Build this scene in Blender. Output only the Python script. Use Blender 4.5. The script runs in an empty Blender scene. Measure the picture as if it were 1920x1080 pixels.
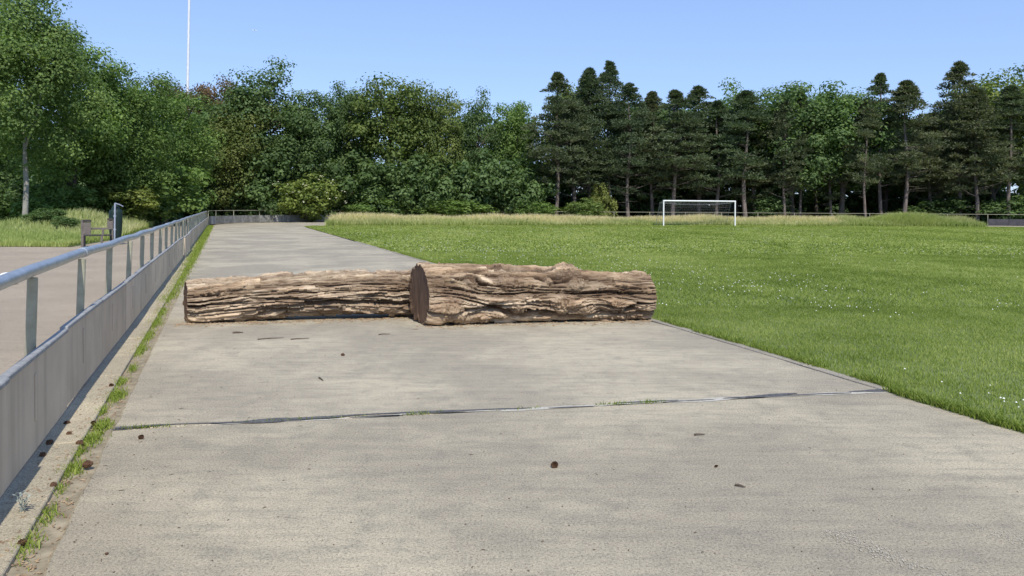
import bpy, math, random
import numpy as np
from mathutils import Vector, Matrix

# ------------------------------------------------------------------ camera, sky, sun, exposure
scene = bpy.context.scene
COL = scene.collection
HC = 1.62            # eye height
F = 1400.0           # focal length in photo pixels (1920 wide)
PPY = 389.3          # image row of the principal point
ROLL = 0.006

cam_d = bpy.data.cameras.new('camera')
cam_d.sensor_width = 36.0
cam_d.lens = 36.0 * F / 1920.0
cam_d.shift_y = -(540 - PPY) / 1920.0
cam_d.clip_start = 0.05
cam_d.clip_end = 20000
cam = bpy.data.objects.new('camera', cam_d)
COL.objects.link(cam)
ca, sa = math.cos(ROLL), math.sin(ROLL)
cam.matrix_world = Matrix(((ca, -sa, 0, 0), (0, 0, -1, 0), (sa, ca, 0, HC), (0, 0, 0, 1)))
scene.camera = cam

SUN_H = Vector((0.285, -0.958)).normalized()
SUN_EL = math.radians(50)
sdir = Vector((SUN_H.x * math.cos(SUN_EL), SUN_H.y * math.cos(SUN_EL), math.sin(SUN_EL)))
world = bpy.data.worlds.new('World')
scene.world = world
world.use_nodes = True
wn = world.node_tree
wn.nodes.clear()
sky = wn.nodes.new('ShaderNodeTexSky')
sky.sky_type = 'NISHITA'
sky.sun_disc = False
sky.sun_elevation = SUN_EL
sky.sun_rotation = math.atan2(SUN_H.x, SUN_H.y)
sky.altitude = 300
sky.air_density = 1.0
sky.dust_density = 0.05
sky.ozone_density = 4.0
bg = wn.nodes.new('ShaderNodeBackground')
bg.inputs[1].default_value = 0.14
wo = wn.nodes.new('ShaderNodeOutputWorld')
wb = wn.nodes.new('ShaderNodeMix'); wb.data_type = 'RGBA'; wb.blend_type = 'MULTIPLY'
wb.inputs[0].default_value = 1.0
wb.inputs[7].default_value = (1.42, 1.70, 2.30, 1)          # white balance and flattened sky tones, which also lift the fill light
gm = wn.nodes.new('ShaderNodeGamma'); gm.inputs[1].default_value = 0.5
wn.links.new(sky.outputs[0], gm.inputs[0])
wn.links.new(gm.outputs[0], wb.inputs[6])
wn.links.new(wb.outputs[2], bg.inputs[0])
wn.links.new(bg.outputs[0], wo.inputs[0])

sun_d = bpy.data.lights.new('sun', 'SUN')
sun_d.energy = 3.6
sun_d.angle = math.radians(0.53)
sun_d.color = (1.0, 0.955, 0.86)
sun = bpy.data.objects.new('sun', sun_d)
sun.rotation_euler = sdir.to_track_quat('Z', 'Y').to_euler()
COL.objects.link(sun)

vs = scene.view_settings
vs.view_transform = 'Standard'
vs.look = 'None'
vs.exposure = 0.42
vs.gamma = 1.0
vs.use_curve_mapping = False
scene.render.engine = 'CYCLES'

# ------------------------------------------------------------------ helpers
RNG = np.random.default_rng(7)
random.seed(7)


def ground(px, py, z=0.0):
    """photo pixel -> point on the level plane z"""
    u, v = px - 960.0, PPY - py
    d = Vector((u * ca - v * sa, F, u * sa + v * ca))
    t = (z - HC) / d.z
    return Vector((d.x * t, d.y * t, z))


def at(px, dist):
    """ground point seen in column px at the given distance"""
    return Vector(((px - 960.0) / F * dist, dist, 0.0))


def height(px, py, dist):
    u, v = px - 960.0, PPY - py
    return HC + (u * sa + v * ca) / F * dist


def _hash(ix, iy, iz, seed):
    h = (ix.astype(np.int64) * 374761393 + iy.astype(np.int64) * 668265263 + iz.astype(np.int64) * 2147483647 + seed * 144665) & 0xffffffff
    h = ((h ^ (h >> 13)) * 1274126177) & 0xffffffff
    h = ((h ^ (h >> 16)) * 2246822519) & 0xffffffff
    return ((h ^ (h >> 15)) & 0xffffff) / float(0xffffff)


def vnoise(x, y, z=None, seed=0):
    x = np.asarray(x, float); y = np.asarray(y, float)
    z = np.zeros_like(x) if z is None else np.asarray(z, float)
    ix, iy, iz = np.floor(x), np.floor(y), np.floor(z)
    fx, fy, fz = x - ix, y - iy, z - iz
    fx = fx * fx * (3 - 2 * fx); fy = fy * fy * (3 - 2 * fy); fz = fz * fz * (3 - 2 * fz)
    r = 0
    for a in (0, 1):
        for b in (0, 1):
            for c in (0, 1):
                w = (fx if a else 1 - fx) * (fy if b else 1 - fy) * (fz if c else 1 - fz)
                r = r + w * _hash(ix + a, iy + b, iz + c, seed)
    return r * 2 - 1


def fbm(x, y, z=None, seed=0, octv=4):
    r, a = 0, 0.5
    z = np.zeros_like(np.asarray(x, float)) if z is None else z
    for o in range(octv):
        r = r + a * vnoise(x * 2 ** o, y * 2 ** o, z * 2 ** o, seed + o * 17)
        a *= 0.5
    return r


def mesh_np(name, verts, faces, smooth=False, attrs=None):
    """verts (n,3); faces: list of (m,k) int arrays"""
    me = bpy.data.meshes.new(name)
    verts = np.asarray(verts, np.float32)
    if not isinstance(faces, (list, tuple)):
        faces = [faces]
    faces = [np.asarray(f, np.int32) for f in faces if len(f)]
    loops = np.concatenate([f.ravel() for f in faces])
    tot = np.concatenate([np.full(len(f), f.shape[1], np.int32) for f in faces])
    start = np.concatenate([[0], np.cumsum(tot)[:-1]]).astype(np.int32)
    me.vertices.add(len(verts)); me.vertices.foreach_set('co', verts.ravel())
    me.loops.add(len(loops)); me.loops.foreach_set('vertex_index', loops)
    me.polygons.add(len(tot)); me.polygons.foreach_set('loop_start', start); me.polygons.foreach_set('loop_total', tot)
    if smooth:
        me.polygons.foreach_set('use_smooth', np.ones(len(tot), bool))
    if attrs:
        for k, v in attrs.items():
            at_ = me.attributes.new(k, 'FLOAT', 'POINT')
            at_.data.foreach_set('value', np.asarray(v, np.float32))
    me.update(); me.validate()
    return me


class MB:
    """collects boxes, tubes and polygons into one mesh"""
    def __init__(self): self.v, self.f = [], []

    def add(self, v, f):
        o = len(self.v); self.v += [tuple(p) for p in v]; self.f += [tuple(i + o for i in q) for q in f]; return self

    def box(self, c, s, rot=None, bev=0.0):
        hx, hy, hz = s[0] / 2, s[1] / 2, s[2] / 2
        if bev <= 0:
            v = [Vector((x * hx, y * hy, z * hz)) for x in (-1, 1) for y in (-1, 1) for z in (-1, 1)]
            f = [(0, 1, 3, 2), (4, 6, 7, 5), (0, 4, 5, 1), (2, 3, 7, 6), (0, 2, 6, 4), (1, 5, 7, 3)]
        else:
            b = bev; v = []; idx = {}
            for x in (-1, 1):
                for y in (-1, 1):
                    for z in (-1, 1):
                        for ax in range(3):
                            p = [x * (hx - b), y * (hy - b), z * (hz - b)]
                            p[ax] = (x, y, z)[ax] * (hx, hy, hz)[ax]
                            idx[(x, y, z, ax)] = len(v); v.append(Vector(p))
            f = []
            for ax in range(3):
                a1, a2 = (ax + 1) % 3, (ax + 2) % 3
                for s_ in (-1, 1):
                    q = []
                    for e1, e2 in ((-1, -1), (1, -1), (1, 1), (-1, 1)):
                        k = [0, 0, 0]; k[ax] = s_; k[a1] = e1; k[a2] = e2
                        q.append(idx[(k[0], k[1], k[2], ax)])
                    f.append(q if s_ > 0 else q[::-1])
                for e1 in (-1, 1):
                    for e2 in (-1, 1):
                        k0 = [0, 0, 0]; k0[ax] = -1; k0[a1] = e1; k0[a2] = e2
                        k1 = list(k0); k1[ax] = 1
                        f.append((idx[(*k0, a1)], idx[(*k1, a1)], idx[(*k1, a2)], idx[(*k0, a2)]))
            for x in (-1, 1):
                for y in (-1, 1):
                    for z in (-1, 1):
                        f.append((idx[(x, y, z, 0)], idx[(x, y, z, 1)], idx[(x, y, z, 2)]))
        if rot is not None: v = [rot @ p for p in v]
        c = Vector(c)
        return self.add([p + c for p in v], f)

    def tube(self, pts, rad, n=8, cap=True):
        pts = [Vector(p) for p in pts]
        if not hasattr(rad, '__len__'): rad = [rad] * len(pts)
        rings = []; prev = None
        for i, p in enumerate(pts):
            t = (pts[min(i + 1, len(pts) - 1)] - pts[max(i - 1, 0)]).normalized()
            if prev is None:
                a = Vector((0, 0, 1)) if abs(t.z) < 0.9 else Vector((1, 0, 0))
                u = t.cross(a).normalized()
            else:
                u = (prev - t * prev.dot(t)).normalized()
            w = t.cross(u); prev = u
            rings.append([p + (u * math.cos(k * 2 * math.pi / n) + w * math.sin(k * 2 * math.pi / n)) * rad[i] for k in range(n)])
        v = [q for r in rings for q in r]; f = []
        for i in range(len(pts) - 1):
            for k in range(n):
                f.append((i * n + k, i * n + (k + 1) % n, (i + 1) * n + (k + 1) % n, (i + 1) * n + k))
        if cap:
            m_ = len(v); v += rings[0] + rings[-1]
            f.append(tuple(m_ + k for k in range(n))[::-1]); f.append(tuple(m_ + n + k for k in range(n)))
        return self.add(v, f)

    def mesh(self, name, smooth=False):
        me = bpy.data.meshes.new(name)
        me.from_pydata(self.v, [], self.f)
        if smooth: me.polygons.foreach_set('use_smooth', np.ones(len(me.polygons), bool))
        me.update()
        return me


def link(name, me, mat=None, parent=None, loc=None, rot=None):
    o = bpy.data.objects.new(name, me)
    COL.objects.link(o)
    if mat is not None and me is not None and not me.materials: me.materials.append(mat)
    if parent is not None: o.parent = parent
    if loc is not None: o.location = loc
    if rot is not None: o.rotation_euler = rot
    return o


def tag(o, label=None, cat=None, group=None, kind=None):
    if label: o['label'] = label
    if cat: o['category'] = cat
    if group: o['group'] = group
    if kind: o['kind'] = kind
    return o


def thing(name, label, cat, loc=(0, 0, 0), rz=0.0, group=None):
    o = bpy.data.objects.new(name, None)
    o.empty_display_size = 0.2
    COL.objects.link(o)
    o.location = loc; o.rotation_euler = (0, 0, rz)
    return tag(o, label, cat, group)


# ------------------------------------------------------------------ materials
def mat(name):
    m = bpy.data.materials.new(name); m.use_nodes = True
    nt = m.node_tree; nt.nodes.clear()
    out = nt.nodes.new('ShaderNodeOutputMaterial')
    return m, nt, out


def N(nt, typ, **kw):
    n = nt.nodes.new(typ)
    for k, v in kw.items():
        if k.startswith('i_'):
            n.inputs[k[2:].replace('_', ' ')].default_value = v
        else:
            setattr(n, k, v)
    return n


def ramp(nt, src, stops, interp='LINEAR'):
    r = nt.nodes.new('ShaderNodeValToRGB'); cr = r.color_ramp; cr.interpolation = interp
    while len(cr.elements) < len(stops): cr.elements.new(0.5)
    for e, (p, c) in zip(cr.elements, stops):
        e.position = p; e.color = (*c, 1) if len(c) == 3 else c
    nt.links.new(src, r.inputs[0]); return r.outputs[0]


def mixc(nt, fac, a, b, blend='MIX'):
    m = nt.nodes.new('ShaderNodeMix'); m.data_type = 'RGBA'; m.blend_type = blend
    for s, i in ((fac, 0), (a, 6), (b, 7)):
        if isinstance(s, (int, float)): m.inputs[i].default_value = s
        elif isinstance(s, tuple): m.inputs[i].default_value = (*s, 1)
        else: nt.links.new(s, m.inputs[i])
    return m.outputs[2]


def noise(nt, vec, scale, detail=4, rough=0.55, dist=0.0):
    n = N(nt, 'ShaderNodeTexNoise'); n.inputs['Scale'].default_value = scale
    n.inputs['Detail'].default_value = detail; n.inputs['Roughness'].default_value = rough
    n.inputs['Distortion'].default_value = dist
    if vec is not None: nt.links.new(vec, n.inputs['Vector'])
    return n.outputs['Fac']


def mapping(nt, vec, scale=(1, 1, 1), rot=(0, 0, 0)):
    m = N(nt, 'ShaderNodeMapping'); m.inputs['Scale'].default_value = scale; m.inputs['Rotation'].default_value = rot
    nt.links.new(vec, m.inputs['Vector']); return m.outputs[0]


def math_(nt, op, a, b=0.0):
    m = N(nt, 'ShaderNodeMath', operation=op)
    for i, s in enumerate((a, b)):
        if isinstance(s, (int, float)): m.inputs[i].default_value = s
        else: nt.links.new(s, m.inputs[i])
    return m.outputs[0]


def bump(nt, h, strength=0.4, dist=0.01):
    b = N(nt, 'ShaderNodeBump'); b.inputs['Strength'].default_value = strength; b.inputs['Distance'].default_value = dist
    nt.links.new(h, b.inputs['Height']); return b.outputs[0]


def finish(nt, out, col, rough=0.9, metal=0.0, nrm=None, spec=0.3):
    p = N(nt, 'ShaderNodeBsdfPrincipled')
    if isinstance(col, tuple): p.inputs['Base Color'].default_value = (*col, 1)
    else: nt.links.new(col, p.inputs['Base Color'])
    if isinstance(rough, (int, float)): p.inputs['Roughness'].default_value = rough
    else: nt.links.new(rough, p.inputs['Roughness'])
    p.inputs['Metallic'].default_value = metal
    p.inputs['Specular IOR Level'].default_value = spec
    if nrm is not None: nt.links.new(nrm, p.inputs['Normal'])
    nt.links.new(p.outputs[0], out.inputs[0])
    return p


TA = math.atan2(-0.388, 1.0)      # the straight leans this far off the view axis (negative: to the left)


def pos(nt): return N(nt, 'ShaderNodeNewGeometry').outputs['Position']


def concrete_mat(name, base=(0.330, 0.286, 0.212), sand=(0.445, 0.385, 0.278), dark=(0.190, 0.174, 0.142)):
    m, nt, out = mat(name)
    P = pos(nt)
    Q = mapping(nt, P, (1, 1, 1), (0, 0, -0.3))
    big = noise(nt, Q, 0.42, 5, 0.6)
    strk = noise(nt, mapping(nt, P, (0.5, 3.0, 1), (0, 0, -0.22)), 3.2, 8, 0.72, 0.15)
    mid = noise(nt, P, 5.0, 10, 0.80)
    fine = noise(nt, P, 75, 3, 0.8)
    grit = noise(nt, P, 210, 2, 0.9)
    c = mixc(nt, ramp(nt, big, [(0.44, (0, 0, 0)), (0.58, (1, 1, 1))]), base, sand)
    c = mixc(nt, ramp(nt, strk, [(0.33, (0.45, 0.45, 0.45)), (0.54, (0, 0, 0))]), c, dark)
    c = mixc(nt, ramp(nt, strk, [(0.58, (0, 0, 0)), (0.78, (0.7, 0.7, 0.7))]), c, sand)
    c = mixc(nt, ramp(nt, mid, [(0.50, (0, 0, 0)), (0.66, (0.5, 0.5, 0.5))]), c, dark)
    g = ramp(nt, fine, [(0.30, (0.40, 0.39, 0.38)), (0.48, (1, 1, 1)), (0.72, (1.38, 1.37, 1.34))])
    c = mixc(nt, 1.0, c, g, 'MULTIPLY')
    g2 = ramp(nt, grit, [(0.32, (0.55, 0.55, 0.55)), (0.5, (1, 1, 1)), (0.7, (1.3, 1.3, 1.3))])
    c = mixc(nt, 1.0, c, g2, 'MULTIPLY')
    ob = N(nt, 'ShaderNodeObjectInfo')
    rv = ramp(nt, ob.outputs['Random'], [(0, (0.95, 0.95, 0.95)), (1, (1.05, 1.05, 1.05))])
    c = mixc(nt, 1.0, c, rv, 'MULTIPLY')
    c = mixc(nt, 1.0, c, ob.outputs['Color'], 'MULTIPLY')
    h = math_(nt, 'ADD', math_(nt, 'MULTIPLY', fine, 0.6), math_(nt, 'MULTIPLY', mid, 0.8))
    finish(nt, out, c, 0.92, nrm=bump(nt, h, 0.5, 0.006), spec=0.2)
    return m


def plain_noise_mat(name, c1, c2, scale=6, rough=0.85, metal=0.0, bmp=0.2, bd=0.01, stretch=(1, 1, 1), spec=0.3, obj=False):
    m, nt, out = mat(name)
    P = N(nt, 'ShaderNodeTexCoord').outputs['Object'] if obj else pos(nt)
    n1 = noise(nt, mapping(nt, P, stretch), scale, 6, 0.6)
    c = mixc(nt, ramp(nt, n1, [(0.32, (0, 0, 0)), (0.68, (1, 1, 1))]), c1, c2)
    finish(nt, out, c, rough, metal, bump(nt, n1, bmp, bd) if bmp else None, spec)
    return m


def attr_mat(name, cols, trans=0.25, use_obj=True, hcols=None, rough=0.6, spec=0.25):
    """foliage: colour by per-leaf tint, optional colour along the blade, tinted by the object colour"""
    m, nt, out = mat(name)
    a = N(nt, 'ShaderNodeAttribute', attribute_name='tint')
    c = ramp(nt, a.outputs['Fac'], [(i / (len(cols) - 1), k) for i, k in enumerate(cols)])
    if hcols:
        h = N(nt, 'ShaderNodeAttribute', attribute_name='along')
        s = N(nt, 'ShaderNodeAttribute', attribute_name='seed')
        k = math_(nt, 'MULTIPLY', ramp(nt, h.outputs['Fac'], [(hcols[1], (0, 0, 0)), (hcols[2], (1, 1, 1))]), s.outputs['Fac'])
        c = mixc(nt, k, c, hcols[0])
    if use_obj:
        o = N(nt, 'ShaderNodeObjectInfo')
        c = mixc(nt, 1.0, c, o.outputs['Color'], 'MULTIPLY')
    p = N(nt, 'ShaderNodeBsdfPrincipled')
    nt.links.new(c, p.inputs['Base Color']); p.inputs['Roughness'].default_value = rough
    p.inputs['Specular IOR Level'].default_value = spec
    t = N(nt, 'ShaderNodeBsdfTranslucent')
    tc = mixc(nt, 1.0, c, (1.1, 1.25, 0.55), 'MULTIPLY')
    nt.links.new(tc, t.inputs[0])
    mx = N(nt, 'ShaderNodeMixShader'); mx.inputs[0].default_value = trans
    nt.links.new(p.outputs[0], mx.inputs[1]); nt.links.new(t.outputs[0], mx.inputs[2])
    nt.links.new(mx.outputs[0], out.inputs[0])
    return m


M = {}
M['concrete'] = concrete_mat('concrete')
M['kerb'] = concrete_mat('kerb_concrete', (0.36, 0.31, 0.225), (0.45, 0.385, 0.27), (0.26, 0.225, 0.165))
M['kerb_grey'] = concrete_mat('edging_concrete', (0.31, 0.275, 0.22), (0.37, 0.33, 0.26), (0.22, 0.20, 0.165))
M['asphalt'] = concrete_mat('worn_asphalt', (0.325, 0.268, 0.20), (0.37, 0.305, 0.228), (0.25, 0.205, 0.155))
M['soil'] = plain_noise_mat('sandy_soil', (0.19, 0.155, 0.105), (0.36, 0.305, 0.215), 9, 0.95, 0, 0.6, 0.02)
M['forest'] = plain_noise_mat('woodland_floor', (0.035, 0.035, 0.02), (0.075, 0.065, 0.035), 1.5, 0.95, 0, 0.5, 0.05)
M['turf'] = plain_noise_mat('turf_soil', (0.12, 0.155, 0.052), (0.17, 0.20, 0.078), 2.2, 0.95, 0, 0.5, 0.02)
M['tar'] = plain_noise_mat('tar', (0.055, 0.055, 0.058), (0.14, 0.135, 0.13), 30, 0.8, 0, 0.3, 0.004)
M['sealant'] = plain_noise_mat('pale_sealant', (0.36, 0.33, 0.27), (0.52, 0.485, 0.42), 25, 0.85, 0, 0.3, 0.004)
M['worn'] = plain_noise_mat('worn_paint', (0.40, 0.36, 0.285), (0.47, 0.425, 0.345), 25, 0.85, 0, 0.3, 0.004)
M['galv'] = plain_noise_mat('galvanised_tube', (0.42, 0.44, 0.46), (0.56, 0.58, 0.60), 14, 0.42, 0.75, 0.15, 0.004)
M['post'] = plain_noise_mat('grey_green_post', (0.29, 0.28, 0.20), (0.39, 0.375, 0.28), 10, 0.85, 0.0, 0.15, 0.004)
M['white'] = plain_noise_mat('white_paint', (0.74, 0.74, 0.72), (0.84, 0.84, 0.82), 5, 0.5, 0, 0.05)
M['net'] = plain_noise_mat('net_cord', (0.30, 0.31, 0.31), (0.40, 0.41, 0.40), 5, 0.8, 0, 0)
M['mast'] = plain_noise_mat('pale_mast', (0.66, 0.67, 0.69), (0.80, 0.81, 0.82), 2, 0.5, 0.1, 0)
M['bench'] = plain_noise_mat('weathered_wood', (0.10, 0.085, 0.075), (0.19, 0.165, 0.15), 12, 0.85, 0, 0.3, 0.005, (1, 1, 4))
M['bench_dark'] = plain_noise_mat('dark_wood', (0.035, 0.03, 0.03), (0.06, 0.055, 0.05), 12, 0.8, 0, 0.3, 0.005)
M['bin'] = plain_noise_mat('bin_green', (0.008, 0.020, 0.017), (0.012, 0.028, 0.023), 4, 0.55, 0, 0.1)
M['bin_post'] = plain_noise_mat('bin_post_steel', (0.30, 0.33, 0.40), (0.40, 0.43, 0.50), 4, 0.5, 0.2, 0)
M['stone'] = plain_noise_mat('white_stone', (0.74, 0.74, 0.73), (0.86, 0.86, 0.85), 5, 0.7, 0, 0.3, 0.02)
M['cone'] = plain_noise_mat('pine_cone', (0.055, 0.028, 0.016), (0.14, 0.075, 0.04), 60, 0.8, 0, 0.2, 0.004, obj=True)
M['twig'] = plain_noise_mat('twig_bark', (0.075, 0.055, 0.04), (0.15, 0.115, 0.085), 40, 0.9, 0, 0.2, 0.003)
M['chip'] = plain_noise_mat('bark_chips', (0.16, 0.10, 0.06), (0.46, 0.34, 0.21), 18, 0.9, 0, 0.2, 0.004)
M['trunk'] = plain_noise_mat('broadleaf_bark', (0.06, 0.05, 0.04), (0.13, 0.11, 0.09), 5, 0.9, 0, 0.6, 0.05, (1, 1, 0.25))
M['trunk_pale'] = plain_noise_mat('pale_bark', (0.20, 0.185, 0.16), (0.34, 0.32, 0.28), 5, 0.9, 0, 0.6, 0.03, (1, 1, 0.3))
M['trunk_pine'] = plain_noise_mat('pine_bark', (0.085, 0.065, 0.055), (0.20, 0.165, 0.145), 5, 0.9, 0, 0.7, 0.05, (1, 1, 0.25))
M['leaf'] = attr_mat('broad_leaves', [(0.062, 0.095, 0.036), (0.128, 0.172, 0.066), (0.200, 0.245, 0.102)], 0.38)
M['needle'] = attr_mat('pine_needles', [(0.056, 0.076, 0.042), (0.112, 0.138, 0.074), (0.180, 0.196, 0.108)], 0.30)
M['flower'] = plain_noise_mat('cream_flowers', (0.55, 0.52, 0.36), (0.70, 0.68, 0.52), 5, 0.8, 0, 0)
M['grass'] = attr_mat('mown_grass', [(0.135, 0.190, 0.030), (0.255, 0.312, 0.066), (0.41, 0.445, 0.145)], 0.42)
M['tallgrass'] = attr_mat('tall_grass', [(0.18, 0.245, 0.065), (0.30, 0.36, 0.105), (0.46, 0.50, 0.19)], 0.45, True, ((0.84, 0.70, 0.50), 0.26, 0.50))
M['clover'] = plain_noise_mat('clover_white', (0.62, 0.62, 0.55), (0.80, 0.80, 0.74), 40, 0.8, 0, 0)
M['silver'] = plain_noise_mat('silver_weed', (0.20, 0.24, 0.20), (0.36, 0.39, 0.36), 40, 0.8, 0, 0)
M['plane'] = plain_noise_mat('aircraft_white', (0.82, 0.82, 0.82), (0.88, 0.88, 0.88), 1, 0.4, 0, 0)


def panel_mat(name, c1, c2, streak):
    m, nt, out = mat(name)
    P = N(nt, 'ShaderNodeTexCoord').outputs['Object']
    ob = N(nt, 'ShaderNodeObjectInfo')
    sh = N(nt, 'ShaderNodeVectorMath', operation='ADD')
    cx = N(nt, 'ShaderNodeCombineXYZ')
    nt.links.new(math_(nt, 'MULTIPLY', ob.outputs['Random'], 57.0), cx.inputs[0])
    nt.links.new(P, sh.inputs[0]); nt.links.new(cx.outputs[0], sh.inputs[1])
    V = sh.outputs[0]
    a = noise(nt, mapping(nt, V, (1, 1, 0.07)), 5, 5, 0.55)
    b = noise(nt, V, 2.6, 4, 0.55)
    c = mixc(nt, ramp(nt, b, [(0.35, (0, 0, 0)), (0.65, (1, 1, 1))]), c1, c2)
    c = mixc(nt, ramp(nt, a, [(0.30, (0.6, 0.6, 0.6)), (0.48, (0, 0, 0))]), c, streak)
    c = mixc(nt, ramp(nt, a, [(0.62, (0, 0, 0)), (0.82, (0.25, 0.25, 0.25))]), c, (0.46, 0.42, 0.36))
    rv = ramp(nt, ob.outputs['Random'], [(0, (0.86, 0.86, 0.86)), (1, (1.1, 1.1, 1.1))])
    c = mixc(nt, 1.0, c, rv, 'MULTIPLY')
    finish(nt, out, c, 0.7, 0.0, bump(nt, a, 0.15, 0.01), 0.35)
    return m


M['panel'] = panel_mat('grey_fence_panel', (0.53, 0.43, 0.315), (0.62, 0.505, 0.37), (0.36, 0.295, 0.22))
M['cap'] = plain_noise_mat('panel_cap', (0.20, 0.20, 0.20), (0.36, 0.355, 0.34), 12, 0.75, 0, 0.3, 0.005)
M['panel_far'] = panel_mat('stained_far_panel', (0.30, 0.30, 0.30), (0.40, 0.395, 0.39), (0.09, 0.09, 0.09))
M['panel_darker'] = panel_mat('darker_far_panel', (0.13, 0.13, 0.12), (0.26, 0.255, 0.24), (0.03, 0.03, 0.028))  # darker tone for the first panels of the far fence
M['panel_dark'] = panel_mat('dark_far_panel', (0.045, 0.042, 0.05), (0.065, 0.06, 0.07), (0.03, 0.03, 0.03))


def bark_mat(name, hi, mid, lo):
    m, nt, out = mat(name)
    P = N(nt, 'ShaderNodeTexCoord').outputs['Object']
    S = mapping(nt, P, (0.10, 1, 1))
    a = noise(nt, S, 16, 8, 0.70, 0.3)
    pt = N(nt, 'ShaderNodeAttribute', attribute_name='plate')
    b = noise(nt, mapping(nt, P, (0.5, 1, 1)), 4.0, 5, 0.6)
    f = noise(nt, mapping(nt, P, (0.12, 1, 1)), 70, 4, 0.7)
    at_ = N(nt, 'ShaderNodeAttribute', attribute_name='tint')
    furrow = N(nt, 'ShaderNodeAttribute', attribute_name='inner')
    c = mixc(nt, ramp(nt, a, [(0.36, (0, 0, 0)), (0.60, (1, 1, 1))]), lo, mid)
    c = mixc(nt, ramp(nt, b, [(0.46, (0, 0, 0)), (0.70, (1, 1, 1))]), c, hi)
    c = mixc(nt, at_.outputs['Fac'], c, (0.58, 0.47, 0.34))
    c = mixc(nt, 1.0, c, ramp(nt, pt.outputs['Fac'], [(0.1, (0.45, 0.41, 0.38)), (0.5, (1, 1, 1)), (0.9, (1.42, 1.38, 1.33))]), 'MULTIPLY')
    c = mixc(nt, furrow.outputs['Fac'], c, (0.062, 0.036, 0.022))          # reddish inner bark in the furrows, deepened by painted crevice shade
    g = ramp(nt, f, [(0.30, (0.62, 0.60, 0.58)), (0.5, (1, 1, 1)), (0.7, (1.25, 1.22, 1.18))])
    c = mixc(nt, 1.0, c, g, 'MULTIPLY')
    h = math_(nt, 'ADD', a, math_(nt, 'MULTIPLY', f, 0.5))
    finish(nt, out, c, 0.9, 0, bump(nt, h, 0.7, 0.02), 0.2)
    return m


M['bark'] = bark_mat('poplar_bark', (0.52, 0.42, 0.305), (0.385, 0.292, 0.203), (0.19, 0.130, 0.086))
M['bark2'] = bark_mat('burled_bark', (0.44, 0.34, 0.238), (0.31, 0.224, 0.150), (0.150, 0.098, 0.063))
M['cut'] = plain_noise_mat('cut_wood', (0.07, 0.040, 0.025), (0.19, 0.115, 0.07), 7, 0.9, 0, 0.4, 0.02, (1, 3, 0.6), obj=True)

# ------------------------------------------------------------------ layout lines
T = Vector((-0.388, 1.0, 0)).normalized()      # along the straight
NR = Vector((T.y, -T.x, 0))                    # across it, towards the field


def fenceX(d): return -1.18 - 0.388 * d          # fence panel face
def leftX(d): return fenceX(d) + 0.40            # left edge of the slabs
def rightX(d):                                    # right edge of the slabs
    return leftX(d) + np.interp(d, [-10, 5.5, 8.3, 10.8, 22, 39, 60], [6.5, 6.62, 6.84, 6.98, 6.80, 7.02, 7.25])


FAR_FENCE = [Vector(p) for p in ((-25.25, 62, 0), (-26.2, 66.5, 0), (-25.6, 72, 0), (-22.6, 77.5, 0), (-18, 81, 0), (-8, 83, 0), (10, 83.5, 0), (30, 83, 0), (53, 80, 0), (75, 74, 0), (90, 66, 0))]
INNER = [Vector(p) for p in ((-16.55, 60, 0), (-16.2, 63, 0), (-14.6, 66.5, 0), (-10, 70, 0), (-2, 73.5, 0), (12, 76, 0), (30, 76.5, 0), (50, 74.5, 0), (70, 69, 0), (84, 62, 0))]


def smooth_line(pts, step):
    """Catmull-Rom through the points, resampled at even steps"""
    P = [pts[0] * 2 - pts[1]] + list(pts) + [pts[-1] * 2 - pts[-2]]
    out = []
    for i in range(1, len(P) - 2):
        for k in range(24):
            t = k / 24
            a, b, c, d = P[i - 1], P[i], P[i + 1], P[i + 2]
            out.append(0.5 * ((2 * b) + (c - a) * t + (2 * a - 5 * b + 4 * c - d) * t * t + (3 * b - a - 3 * c + d) * t ** 3))
    out.append(P[-2])
    res = [out[0]]; need = step
    for p, q in zip(out, out[1:]):
        L = (q - p).length; pos_ = 0
        while L - pos_ >= need:
            pos_ += need; res.append(p + (q - p) * (pos_ / L)); need = step
        need -= L - pos_
    return res


# ------------------------------------------------------------------ ground sheet, woodland floor, verge, asphalt
def sheet(name, poly, z, m, kind='structure'):
    mb = MB().add([(p[0], p[1], z) for p in poly], [tuple(range(len(poly)))])
    return tag(link(name, mb.mesh(name), m), kind=kind)


sheet('ground', [(4000 * math.cos(a), 4000 * math.sin(a)) for a in np.linspace(0, 2 * math.pi, 48, endpoint=False)], -0.10, M['forest'])
# base under track joints
far_in = smooth_line(INNER, 2.0)
far_out = smooth_line(FAR_FENCE, 2.0)
sheet('track_base', [(leftX(-12) - 0.1, -12)] + [(leftX(60) - 0.3, 60)] + [(p.x, p.y) for p in far_out[1:]] + [(p.x, p.y) for p in far_in[::-1]] + [(float(rightX(-12)) + 0.1, -12)], -0.045, M['soil'])
# asphalt path left of the fence
VERGE = [(-70, 27.5), (-40, 28.3), (-17.1, 29.0), (-19.0, 36), (-23.8, 48), (-28.6, 60), (-30.2, 68), (-29, 76), (-25, 82.5), (-18, 86)]
asph = [(fenceX(-12) - 0.02, -12), (fenceX(60) - 0.02, 60)] + [(p.x - 0.3, p.y) for p in far_out[1:9]] + [(x, y) for x, y in VERGE[::-1]] + [(-70, -12)]
sheet('asphalt_path', asph, -0.012, M['asphalt'])

# ---- slabs of the track
track = tag(link('track', None), kind='structure')


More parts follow.
